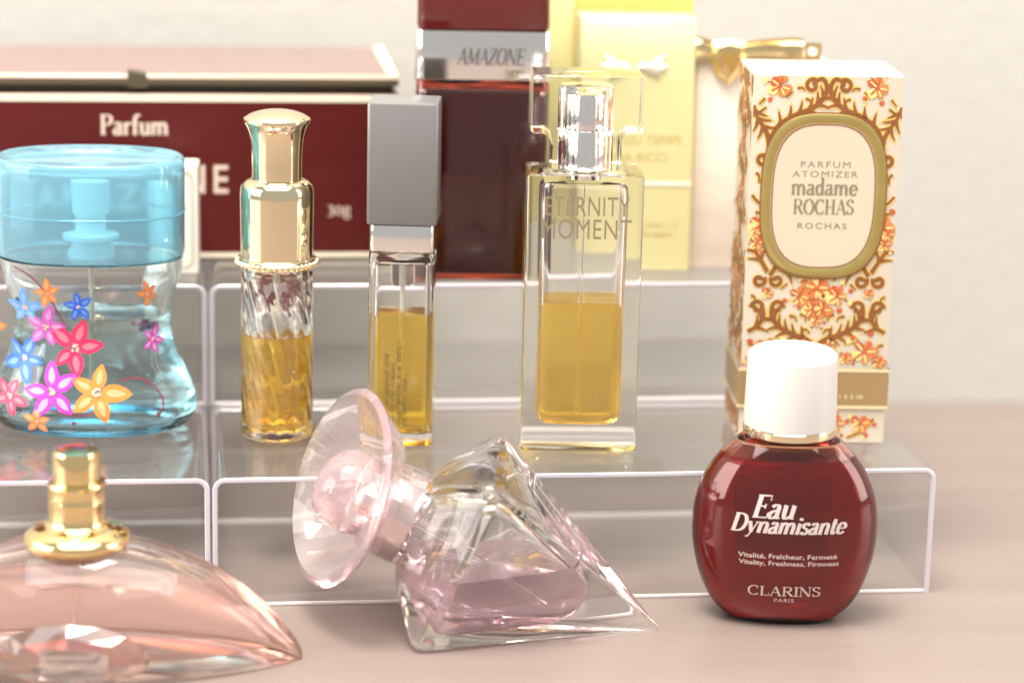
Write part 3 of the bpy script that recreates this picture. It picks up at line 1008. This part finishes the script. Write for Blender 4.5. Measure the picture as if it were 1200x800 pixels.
sans_text(MB(), 'ROCHAS', 0.16, 0.0, 5.98, sx=1.25, track=1.3, bold=0.012).map(lambda x, y, z: (x, y + fy - 0.0375, z)).build('lettering', M_ink, t, smooth=False)
serif_text(MB(), 'madame', 0.47, 0.02, 6.90, .15, .05, sx=0.92).map(lambda x, y, z: (x, y + fy - 0.0375, z)).build('lettering', M_ink, t, smooth=False)
serif_text(MB(), 'ROCHAS', 0.40, 0.02, 6.38, .16, .05, sx=0.88).map(lambda x, y, z: (x, y + fy - 0.0375, z)).build('lettering', M_ink, t, smooth=False)
# tan band round the foot
za, zb = 1.08, 2.02
MB().loft([[(x, y, z) for x, y in rrect(BW + 0.10, BD + 0.10, 0.04, 2)] for z in (za, zb)], False, False, False).build('tan_band', M_band, t, smooth=False)
for z in (za - 0.09, zb):
    MB().loft([[(x, y, zz) for x, y in rrect(BW + 0.115, BD + 0.115, 0.04, 2)] for zz in (z, z + 0.09)], False, False, False).build('band_edge', paint('band_edge_gold', (0.82, 0.70, 0.40), 0.35, 0.3), t, smooth=False)
faint_marks(MB(), 1.1, 0.15, 0.85, 1.28).map(lambda x, y, z: (x, y + fy - 0.056, z)).build('band_lettering', paint('band_edge_gold', (0, 0, 0)), t, smooth=False)

# ------------------------------------------------------------------ dark red oval bottle
t = thing('perfume_bottle', 'dark red oval bottle with a round white cap standing on the table', 'perfume bottle', (-4.43, -1.45, 0.003), -9)
CP = smooth_prof([(0.0, 1.15), (0.05, 1.36), (0.2, 1.60), (0.55, 1.90), (1.1, 2.16), (1.8, 2.34), (2.5, 2.40), (3.2, 2.33), (3.8, 2.13), (4.3, 1.83), (4.7, 1.46), (4.92, 1.2)], 5)
CR = 0.56
mb = MB().loft([sring(z, r, r * CR, 2.25, 88) for z, r in CP] + [sring(5.0, 1.08, 0.9, 2.0, 88)])
mb.loft([sring(z, r - 0.13, r * CR - 0.12, 2.25, 88) for z, r in CP if 0.14 < z < 4.8], True)
M_redgl = glass('red_glass', (1, 1, 1), 0, 1.5, (0.82, 0.30, 0.26), 0.004)
mb.build('glass_body', M_redgl, t, angle=60)
M_redliq = glass('deep_red_liquid', (1, 1, 1), 0, 1.38, (0.55, 0.014, 0.009), 0.020, 0.22, (0.52, 0.030, 0.018))
MB().loft([sring(z, r - 0.125, r * CR - 0.115, 2.25, 88) for z, r in CP if 0.13 < z < 4.45]).build('perfume', M_redliq, t, angle=60)
MB().lathe([(1.12, 4.98), (1.19, 5.0), (1.20, 5.05), (1.20, 5.18), (1.17, 5.22)], 56).build('neck_ring', M_palegold, t)
MB().lathe([(1.10, 5.20), (1.185, 5.21), (1.19, 5.25), (1.15, 6.95)] + [(1.15 - 0.22 * (1 - math.cos(R(a))), 6.95 + 0.22 * math.sin(R(a))) for a in range(10, 91, 10)] + [(0.6, 7.20), (0.02, 7.21)], 64).build(
    'cap', paint('white_cap_plastic', (0.62, 0.60, 0.56), 0.33, vary=0.015), t)


def on_red(x, off, z):
    r = 2.40
    for (z0, r0), (z1, r1) in zip(CP, CP[1:]):
        if z0 <= z <= z1 and z1 > z0:
            r = r0 + (r1 - r0) * (z - z0) / (z1 - z0)
    q = min(0.98, abs(x) / r)
    return (x, -(r * CR * (1 - q ** 2.25) ** (1 / 2.25)) - off, z)


serif_text(MB(), 'Eau', 0.58, -0.42, 3.05, .19, .06, shear=0.28, sx=1.02).map(lambda x, y, z: on_red(x, 0.014 - y, z)).build('lettering', paint('white_print', (0.55, 0.46, 0.43), 0.5, vary=0.08, scale=300), t, smooth=False)
serif_text(MB(), 'Dynamisante', 0.47, -0.02, 2.66, .20, .07, shear=0.28, sx=0.98, track=-0.01).map(lambda x, y, z: on_red(x, 0.014 - y, z)).build('lettering', paint('white_print', (0.55, 0.46, 0.43), 0.5, vary=0.08, scale=300), t, smooth=False)
sans_text(MB(), 'Vitalité, Fraîcheur, Fermeté', 0.125, 0.02, 1.98, sx=1.28, bold=0.02).map(lambda x, y, z: on_red(x, 0.014 - y, z)).build('lettering', paint('white_print', (0.55, 0.46, 0.43), 0.5, vary=0.08, scale=300), t, smooth=False)
sans_text(MB(), 'Vitality, Freshness, Firmness', 0.125, 0.06, 1.79, sx=1.26, bold=0.02).map(lambda x, y, z: on_red(x, 0.014 - y, z)).build('lettering', paint('white_print', (0.55, 0.46, 0.43), 0.5, vary=0.08, scale=300), t, smooth=False)
serif_text(MB(), 'CLARINS', 0.27, -0.02, 0.93, .19, .07, sx=1.42, track=0.02).map(lambda x, y, z: on_red(x, 0.014 - y, z)).build('lettering', paint('white_print', (0.55, 0.46, 0.43), 0.5, vary=0.08, scale=300), t, smooth=False)
sans_text(MB(), 'PARIS', 0.105, -0.02, 0.75, sx=1.2, track=1.2, bold=0.01).map(lambda x, y, z: on_red(x, 0.014 - y, z)).build('lettering', paint('white_print', (0.55, 0.46, 0.43), 0.5, vary=0.08, scale=300), t, smooth=False)
mb = MB()
k = 12
vs_ = [(-1.05 + 2.1 * i / k, 0, z) for z in (1.6, 2.2, 2.8, 3.35) for i in range(k + 1)]
mb.add(vs_, [[r_ * (k + 1) + i, r_ * (k + 1) + i + 1, (r_ + 1) * (k + 1) + i + 1, (r_ + 1) * (k + 1) + i] for r_ in range(3) for i in range(k)])
mb.map(lambda x, y, z: (on_red(x, 0.008, z)[0], -on_red(x, 0.008, z)[1], z)).build('back_label', paint('back_label_paper', (0.80, 0.55, 0.45), 0.6), t, smooth=False)

# ------------------------------------------------------------------ pink crescent bottle
t = thing('perfume_bottle', 'low crescent glass bottle of pink perfume with a bare gold spray neck', 'perfume bottle', (-22.45, -3.35, 0.003), -5)


def crescent(hx, hw, zt, z0, p=1.75, k=40, n_=32, flip=False, mbx=None, tail=0.10):
    rings_ = []
    for i in range(k + 1):
        s = -math.cos(PI * i / k)
        x = hx * s
        e = max(0.0, 1 - abs(s) ** 2.0)
        ww = hw * (e ** 0.85) + 0.02
        hh = zt * (max(0, 1 - abs(s) ** p) ** 0.80) + tail
        ring = []
        for j in range(n_):
            a = 2 * PI * j / n_
            c_, s_ = math.cos(a), math.sin(a)
            y = ww * math.copysign(abs(c_) ** 0.8, c_)
            if s_ >= 0:
                z = hh * s_ ** 0.9
                y = ww * math.copysign(abs(c_) ** 0.95, c_)
            else:
                z = -0.10 * min(1, ww) * abs(s_) ** 0.4
            ring.append((x, y, z0 + z + 0.10 * min(1, ww)))
        rings_.append(ring)
    mbx.loft(rings_, flip)


mb = MB()
crescent(5.45, 2.05, 2.92, 0.0, p=2.0, tail=0.22, mbx=mb)
crescent(4.55, 1.45, 2.25, 0.35, p=2.0, mbx=mb, flip=True)
gbody = mb.build('glass_body', glass('faint_pink_glass', (1, 1, 1), 0, 1.40, (0.985, 0.93, 0.91), 0.02, 0.03, (0.98, 0.86, 0.82)), t, angle=40)
mb = MB()
crescent(4.56, 1.46, 2.25, 0.345, p=2.0, mbx=mb)
M_pink = glass('pink_perfume', (1, 1, 1), 0, 1.36, (0.995, 0.95, 0.93), 0.030, 0.10, (0.98, 0.89, 0.86))
# cut at the liquid level
mb.map(lambda x, y, z: (x, y, min(z, 2.15)))
mb.build('perfume', M_pink, t, angle=40)
MB().lathe([(0.09, 0.6), (0.09, 2.9)], 10).build('dip_tube', glass('clear_tube'), t)
MB().lathe(smooth_prof([(0.9, 2.86), (1.15, 2.87), (1.28, 3.02), (1.26, 3.2), (1.05, 3.36), (0.78, 3.45), (0.70, 3.55)], 5) + [(0.685, 3.6), (0.68, 4.0), (0.69, 4.02), (0.69, 4.06), (0.68, 4.08), (0.68, 4.4), (0.72, 4.46), (0.70, 4.52), (0.6, 4.53)], 64).build('gold_collar', M_gold, t)
MB().lathe([(0.5, 4.5), (0.555, 4.52), (0.56, 5.22), (0.53, 5.29), (0.40, 5.31), (0.02, 5.31)], 48).build('spray_button', M_gold, t)
# faceted stone on the front
mb = MB()
cy0, cz0 = -2.02, 0.62
oct_o = [(1.95 * math.cos(2 * PI * j / 16), 0.92 * math.sin(2 * PI * j / 16) * (1 if math.sin(2 * PI * j / 16) > 0 else 0.62)) for j in range(16)]
rings = [[(x * 0.92, cy0 + 0.35, cz0 + z * 0.92) for x, z in oct_o], [(x, cy0 + 0.05, cz0 + z) for x, z in oct_o],
         [(x * 0.72 * (1 + 0.05 * (-1) ** j), cy0 - 0.22, cz0 + z * 0.74 * (1 + 0.05 * (-1) ** j)) for j, (x, z) in enumerate(oct_o)],
         [(x * 0.44, cy0 - 0.34, cz0 + z * 0.5) for x, z in oct_o]]
mb.loft(rings, False)
gem = mb.build('faceted_stone', glass('crystal', (1, 1, 1), 0, 1.6), t, smooth=False)
mb = MB().rbox(1.55, 0.04, 0.42, 0.02, 0.01, (0.1, cy0 + 0.42, 0.35))
mb.build('silver_plate', M_silver, t)
faint_marks(MB(), 1.2, 0.10, 0.1, 0.60).map(lambda x, y, z: (x, cy0 + 0.385, z)).build('plate_lettering', paint('blue_grey_ink', (0.10, 0.14, 0.18), 0.5), t, smooth=False)

# ------------------------------------------------------------------ lying gem bottle with pink bowl cap
t = thing('perfume_bottle', 'clear pyramid bottle lying on its side with mauve perfume and pink bowl cap', 'perfume bottle', (-7.75, -2.35, 0.003), 0)
S_, L_ = 2.42, 5.65
TH = math.atan2(S_, L_)
YB = R(-9.0)
# local frame: axis a (tip to neck), u across and up, v towards the back
ax = Vector((-math.cos(TH), 0, math.sin(TH)))
uu = Vector((math.sin(TH), 0, math.cos(TH)))
vv = Vector((0, 1, 0))
rotz = Matrix.Rotation(YB, 3, 'Z')
ax, uu, vv = rotz @ ax, rotz @ uu, rotz @ vv


def gp(a, u, v):
    return tuple(ax * a + uu * u + vv * v)


def sq(a, s, r=0.3, seg=4):
    return [gp(a, x, y) for x, y in rrect(2 * s, 2 * s, r, seg)]


def gem_rings(scale_off=0.0):
    o_ = scale_off
    out = []
    for a, s, r in ((0.12, 0.05, 0.02), (0.3, 0.13, 0.04), (2.6, 1.115, 0.16), (5.0, 2.14, 0.22), (5.5, 2.34, 0.26), (5.68, 2.38, 0.28), (5.85, 2.33, 0.30), (6.6, 1.62, 0.5), (6.85, 1.35, 0.6), (6.95, 1.15, 0.8), (7.5, 1.05, 0.9)):
        out.append(sq(a, s, r))
    return out


mb = MB().loft(gem_rings())
cav = [(2.35, 0.28, 0.15), (2.45, 0.45, 0.2), (2.8, 0.78, 0.24), (4.6, 1.60, 0.32), (5.2, 1.86, 0.36), (5.45, 1.88, 0.4), (5.7, 1.76, 0.45), (6.4, 1.2, 0.5), (6.7, 0.75, 0.5), (7.45, 0.70, 0.6)]
mb.loft([sq(a, s, r) for a, s, r in cav], True)
mb.build('glass_body', glass('light_crystal', (1, 1, 1), 0, 1.42, (0.98, 0.97, 0.95), 0.02), t, angle=28)
# mauve perfume: the cavity below a level surface
mb = MB().loft([sq(a, s + 0.008, r) for a, s, r in cav[:-1]])
bm = bmesh.new()
vsx = [bm.verts.new(p) for p in mb.v]
for f in mb.f:
    try:
        bm.faces.new([vsx[i] for i in f])
    except ValueError:
        pass
res = bmesh.ops.bisect_plane(bm, geom=bm.verts[:] + bm.edges[:] + bm.faces[:], plane_co=(0, 0, 2.05), plane_no=Vector((-0.05, 0.0, 1)).normalized(), clear_outer=True)
eds = [e for e in res['geom_cut'] if isinstance(e, bmesh.types.BMEdge)]
bmesh.ops.contextual_create(bm, geom=eds)
bmesh.ops.recalc_face_normals(bm, faces=bm.faces)
bm.verts.index_update()
mb = MB()
mb.v = [tuple(v.co) for v in bm.verts]
mb.f = [[v.index for v in f.verts] for f in bm.faces]
bm.free()
mb.build('perfume', glass('mauve_perfume', (1, 1, 1), 0, 1.36, (0.92, 0.80, 0.86), 0.03, 0.10, (0.88, 0.72, 0.78)), t, angle=28)
MB().tube([gp(3.2, -.5, 0), gp(5, -.2, 0), gp(7.3, 0, 0)], 0.07, 8).build('dip_tube', glass('clear_tube'), t)


def ringp(a, r, k=48, tilt=0.0, tv=0.0):
    out = []
    for j in range(k):
        q = 2 * PI * j / k
        u, v = r * math.cos(q), r * math.sin(q)
        out.append(gp(a + u * tilt + v * tv, u, v))
    return out


M_pinkcap = glass('pink_cap_plastic', (0.99, 0.95, 0.95), 0.02, 1.47, (0.99, 0.86, 0.88), 0.012, 0.10, (1.0, 0.93, 0.93))
M_pinkmetal = paint('rose_silver', (0.90, 0.82, 0.79), 0.12, 1.0, vary=0.05)
MB().loft([ringp(a, r) for a, r in ((6.98, 0.5), (6.98, 0.85), (7.05, 0.9), (7.75, 0.9), (7.8, 0.84), (7.82, 0.5), (8.5, 0.48), (8.6, 0.4))]).build('spray_collar', M_pinkmetal, t)
cp = [(7.0, 1.12), (7.02, 1.22), (7.1, 1.25), (8.0, 1.22), (8.1, 1.15), (8.2, 0.98), (8.45, 1.03), (8.8, 1.06), (9.2, 0.96), (9.5, 0.70), (9.65, 0.3)]
ci = [(7.0, 1.0), (7.9, 0.98), (8.2, 0.84), (8.6, 0.72), (8.7, 0.4)]
mb = MB().loft([ringp(a, r) for a, r in cp], False, False, True)
mb.loft([ringp(a, r) for a, r in ci], True, False, True)
mb.loft([ringp(7.0, 1.0), ringp(7.0, 1.12)], False, False, False)
cap = mb.build('cap', M_pinkcap, t, angle=40)
# flared bowl round the ball of the cap
TV, TU = 0.45, 0.02
inn_, out_ = [], []
for i in range(13):
    u = i / 12
    r = 1.14 + 1.22 * u ** 0.8
    a = 7.85 + 1.15 * u ** 1.4
    th_ = 0.14 + 0.04 * math.sin(PI * u)
    inn_.append((a + th_ * 0.8, r - th_ * 0.6 * (1 - u), u))
    out_.append((a - th_ * 0.8, r + th_ * 0.6 * u, u))
seq = out_ + [(out_[-1][0] + 0.11, out_[-1][1] + 0.10, 1.0)] + inn_[::-1]
mb = MB().loft([ringp(a, r, 64, TU * u, TV * u) for a, r, u in seq], False, False, False, closed=True)
mb.build('bowl_rim', M_pinkcap, cap, angle=60)

# ------------------------------------------------------------------ tall red bottle with silver band
t = thing('perfume_bottle', 'tall dark red bottle with a wide silver band, behind the grey capped vial', 'perfume bottle', (-11.42, 8.55, Z2), -5)
mb = MB().rbox(3.72, 2.3, 5.72, 0.28, 0.08, seg=6)
mb.rbox(3.44, 2.02, 5.3, 0.22, 0.1, (0, 0, 0.16), flip=True, seg=6)
mb.build('glass_body', glass('clear_red_glass', (1, 1, 1), 0, 1.5, (0.95, 0.70, 0.62), 0.004), t)
MB().rbox(3.45, 2.03, 5.28, 0.225, 0.1, (0, 0, 0.155), seg=6).build('perfume', glass('garnet_perfume', (1, 1, 1), 0, 1.37, (0.075, 0.004, 0.003), 0.02, 0.2, (0.20, 0.012, 0.009)), t)
band = MB().rbox(3.80, 2.38, 1.38, 0.30, 0.04, (0, 0, 5.73), seg=8).build('silver_band', M_silver, t)
MB().rbox(3.70, 2.28, 2.6, 0.26, 0.10, (0, 0, 7.12), seg=6).build('cap', paint('dark_red_cap', (0.105, 0.008, 0.006), 0.12, coat=0.4), t)
serif_text(MB(), 'AMAZONE', 0.46, 0.20, 6.17, .15, .07, shear=0.15, sx=0.72).map(lambda x, y, z: (x, y - 1.193, z)).build('lettering', paint('etched_grey', (0.10, 0.085, 0.08), 0.5, 0.0), band, smooth=False)

# ------------------------------------------------------------------ long dark red box
t = thing('perfume_box', 'long dark red hinged box with cream borders lying on the riser', 'box', (-13.62, 10.38, Z2), 0)
M_maroon = paint('maroon_paper', (0.085, 0.0075, 0.007), 0.36, spec=0.3, vary=0.18, scale=60, stretch=(1, 1, 3))
M_lid = paint('lid_dusty_pink_gloss', (0.20, 0.075, 0.062), 0.16, vary=0.12, scale=70, coat=0.6)
M_creamp = paint('cream_border_paper', (0.74, 0.66, 0.50), 0.5)
M_olive = paint('olive_lining', (0.065, 0.05, 0.025), 0.6, vary=0.1)
LX = 15.6
MB().rbox(LX, 6.4, 4.88, 0.03, 0.03, (-LX / 2, 3.2, 0.0), seg=2, bs=1).build('box_base', M_maroon, t)
for z0, z1 in ((0.06, 0.20), (4.64, 4.86)):
    MB().rbox(LX - 0.04, 0.02, z1 - z0, 0.004, 0.004, (-LX / 2, -0.006, z0), seg=1, bs=1).build('cream_border', M_creamp, t)
MB().rbox(0.16, 0.02, 4.42, 0.004, 0.004, (-0.12, -0.006, 0.215), seg=1, bs=1).build('cream_border', M_creamp, t)
MB().rbox(LX - 0.3, 6.0, 0.22, 0.02, 0.02, (-LX / 2, 3.25, 4.884), seg=1, bs=1).build('inner_lip', M_olive, t)
lid = MB().rbox(LX, 6.4, 0.30, 0.03, 0.03, (-LX / 2, 3.2, 5.108), seg=2, bs=1).build('lid', M_lid, t)
MB().rbox(LX - 0.04, 0.02, 0.13, 0.004, 0.004, (-LX / 2, -0.006, 5.12), seg=1, bs=1).build('lid_edge', M_olive, lid)
MB().rbox(LX - 0.04, 0.02, 0.07, 0.004, 0.004, (-LX / 2, -0.008, 5.31), seg=1, bs=1).build('lid_edge', M_creamp, lid)
MB().rbox(0.28, 6.3, 0.02, 0.004, 0.004, (-0.16, 3.2, 5.404), seg=1, bs=1).build('lid_border', M_creamp, lid)
MB().rbox(LX - 0.4, 0.09, 0.02, 0.004, 0.004, (-LX / 2 - 0.15, 0.06, 5.404), seg=1, bs=1).build('lid_border', M_creamp, lid)
mb = MB()
mb.add([(-7.78, -0.05, 5.05), (-7.20, -0.05, 5.05), (-7.26, -0.05, 5.42), (-7.80, -0.05, 5.50), (-7.80, 0.5, 5.53), (-7.30, 0.5, 5.44),
        (-7.78, -0.018, 5.05), (-7.20, -0.018, 5.05), (-7.26, -0.018, 5.40), (-7.80, -0.018, 5.47), (-7.80, 0.5, 5.50), (-7.30, 0.5, 5.42)],
       [[0, 1, 2, 3], [3, 2, 5, 4], [7, 6, 9, 8], [8, 9, 10, 11], [0, 3, 9, 6], [1, 7, 8, 2], [0, 6, 7, 1], [4, 5, 11, 10], [3, 4, 10, 9], [2, 8, 11, 5]])
mb.build('ribbon_tab', M_olive, lid, smooth=False)
serif_text(MB(), 'Parfum', 0.58, -7.62, 3.68, .17, .07, sx=0.92).map(lambda x, y, z: (x, y - 0.006, z)).build('lettering', paint('box_print_cream', (0.66, 0.52, 0.42), 0.5), t, smooth=False)
serif_text(MB(), '30g', 0.42, -1.72, 1.32, .13, .05, sx=1.0).map(lambda x, y, z: (x, y - 0.006, z)).build('lettering', paint('box_print_cream', (0.66, 0.52, 0.42), 0.5), t, smooth=False)
sans_text(MB(), 'AMAZONE', 0.82, -7.75, 1.98, sx=0.86, track=1.25, bold=0.02).map(lambda x, y, z: (x, y - 0.006, z)).build('lettering', paint('box_print_cream', (0.66, 0.52, 0.42), 0.5), t, smooth=False)

# ------------------------------------------------------------------ small cream carton
t = thing('perfume_box', 'small plain cream carton with rounded outline half hidden behind the flower bottle', 'box', (-20.05, 8.95, Z2), -4)
MB().rbox(1.25, 1.0, 3.15, 0.04, 0.04, seg=2, bs=1).build('carton', paint('white_card', (0.80, 0.77, 0.68), 0.5, vary=0.03), t)
ol_ = [(x, -0.506, 1.58 + y) for x, y in rrect(0.98, 2.75, 0.25, 5)]
MB().tube(ol_, 0.018, 6, closed=True).build('outline', paint('outline_ochre', (0.40, 0.31, 0.16), 0.5), t)

# ------------------------------------------------------------------ yellow cartons
t = thing('perfume_box', 'tall plain yellow carton at the back, rising above the paler yellow carton', 'box', (-7.02, 12.1, Z2), -3)
M_yc = paint('yellow_card', (0.66, 0.51, 0.15), 0.45, vary=0.04, scale=40)
MB().rbox(4.3, 2.4, 10.2, 0.04, 0.04, seg=2, bs=1).build('carton', M_yc, t)
MB().rbox(0.75, 0.03, 10.1, 0.01, 0.01, (-1.75, -1.212, 0.03), seg=1, bs=1).build('pale_stripe', paint('pale_yellow_stripe', (0.82, 0.74, 0.36), 0.45), t)

t = thing('perfume_box', 'pale yellow carton with embossed birds and curved top behind the square bottle', 'box', (-6.85, 9.65, Z2), -4)
M_py = paint('pale_yellow_card', (0.62, 0.565, 0.29), 0.42, vary=0.04, scale=50, bump=0.08)
side = [(-1.0, 0.02), (-1.0, 5.3)] + smooth_prof([(-1.0, 5.3), (-0.99, 5.9), (-0.94, 6.5), (-0.80, 7.0), (-0.66, 7.28)], 4)[1:] + [(-0.60, 7.30), (1.0, 7.30), (1.0, 0.02)]
mb = MB()
rings = []
for x, e in ((-1.70, 0.04), (-1.66, 0), (1.66, 0), (1.70, 0.04)):
    rings.append([(x * (1 - 0.012 * max(0, z - 4)), y * (1 - e), z) for y, z in side])
mb.loft(rings, True)
body = mb.build('carton', M_py, t)
MB().rbox(3.36, 0.03, 0.10, 0.005, 0.005, (0, -1.006, 2.52), seg=1, bs=1).build('white_line', paint('white_line_print', (0.85, 0.82, 0.68), 0.4), t)
MB().rbox(3.25, 0.10, 0.16, 0.01, 0.01, (0, -0.64, 7.18), seg=1, bs=1).build('top_edge', paint('white_line_print', (0, 0, 0)), t)
M_dove = paint('embossed_white', (0.86, 0.84, 0.72), 0.35, vary=0.03)
for cx_, s in ((-0.62, -1), (0.42, 1)):
    pts = [(-.55, .12), (-.3, .30), (-.05, .22), (.12, .42), (.42, .55), (.30, .28), (.55, .18), (.42, .02), (.2, -.08), (.30, -.28), (.05, -.14), (-.2, -.06), (-.35, .06)]
    pts = [(cx_ + x * s * 0.85, 5.85 + z * 0.85) for x, z in pts]
    n_ = len(pts)
    c0 = (sum(p[0] for p in pts) / n_, sum(p[1] for p in pts) / n_)
    mb = MB()
    v0 = [(x, -1.0, z) for x, z in pts]
    v1 = [(c0[0] + (x - c0[0]) * .75, -1.07, c0[1] + (z - c0[1]) * .75) for x, z in pts]
    if s < 0:
        v0, v1 = v0[::-1], v1[::-1]
    mb.loft([v0, v1], True)
    mb.build('embossed_bird', M_dove, t, angle=60)
sans_text(MB(), "L'AIR DU TEMPS", 0.27, 0.05, 3.72, sx=0.95, shear=0.12).map(lambda x, y, z: (x, -1.006, z)).build('lettering', paint('ochre_ink', (0.50, 0.37, 0.10), 0.45), t, smooth=False)
sans_text(MB(), 'NINA RICCI', 0.25, 0.0, 3.22, sx=1.0).map(lambda x, y, z: (x, -1.006, z)).build('lettering', paint('ochre_ink', (0.50, 0.37, 0.10), 0.45), t, smooth=False)
faint_marks(MB(), 1.5, 0.15, 0.55, 1.30).map(lambda x, y, z: (x, -1.006, z)).build('lettering', paint('ochre_ink', (0.50, 0.37, 0.10), 0.45), t, smooth=False)
faint_marks(MB(), 1.3, 0.15, 0.55, 1.02).map(lambda x, y, z: (x, -1.006, z)).build('lettering', paint('ochre_ink', (0.50, 0.37, 0.10), 0.45), t, smooth=False)

# ------------------------------------------------------------------ cream embossed carton with gold bow
t = thing('perfume_box', 'cream embossed carton with a gold bow at its top, behind the patterned carton', 'box', (-3.22, 9.9, Z2), -4)
MB().rbox(3.75, 2.2, 6.25, 0.08, 0.06, seg=3).build('carton', paint('embossed_cream', (0.76, 0.66, 0.56), 0.55, vary=0.05, scale=180, bump=0.9), t)
bow = MB()
bow.loft([[(-0.98 + x * s, -1.28 + y_, 6.25 + z * s) for x, z in ((-.46, .40), (.0, .52), (.50, .42), (.52, 0), (.40, -.40), (.06, -.82), (-.30, -.55), (-.52, -.04))] for y_, s in ((0.22, 0.9), (0.05, 1.0), (-0.1, 0.72), (-0.16, 0.4))], False)
knot = bow.build('bow_knot', M_gold, t, smooth=False)
for sx_, xa, xb in ((1, -0.55, 1.20), (-1, -1.42, -1.98)):
    # a flared ribbon loop with a front ridge, folded over at its end
    mb = MB()
    rings = []
    for i in range(9):
        u = i / 8
        x = xa + (xb - xa) * u
        hh = 0.24 + 0.15 * u ** 0.7 - (0.05 if i == 8 else 0)
        d = 0.15 + 0.07 * math.sin(PI * u)
        cz_ = 6.42 + 0.05 * math.sin(2.2 * u)
        rings.append([(x, -1.13, cz_ - hh), (x, -1.16 - d * .55, cz_ - hh * .92), (x, -1.16 - d * .45, cz_ - hh * .55), (x, -1.16 - d, cz_ - hh * .1),
                      (x, -1.16 - d * .8, cz_ + hh * .45), (x, -1.16 - d * .35, cz_ + hh * .7), (x, -1.16 - d * .5, cz_ + hh * .95), (x, -1.13, cz_ + hh)])
    mb.loft(rings, sx_ > 0)
    mb.build('bow_loop', M_gold, t, angle=25)
mb = MB()
ol2, il2 = rrect(0.48, 0.46, 0.05, 3), rrect(0.24, 0.24, 0.03, 3)
mb.loft([[(1.47 + x, y, 6.46 + z) for x, z in q] for y, q in ((-1.30, ol2), (-1.20, ol2), (-1.20, il2), (-1.30, il2))], False, False, False, closed=True)
mb.build('bow_tail', M_gold, t)
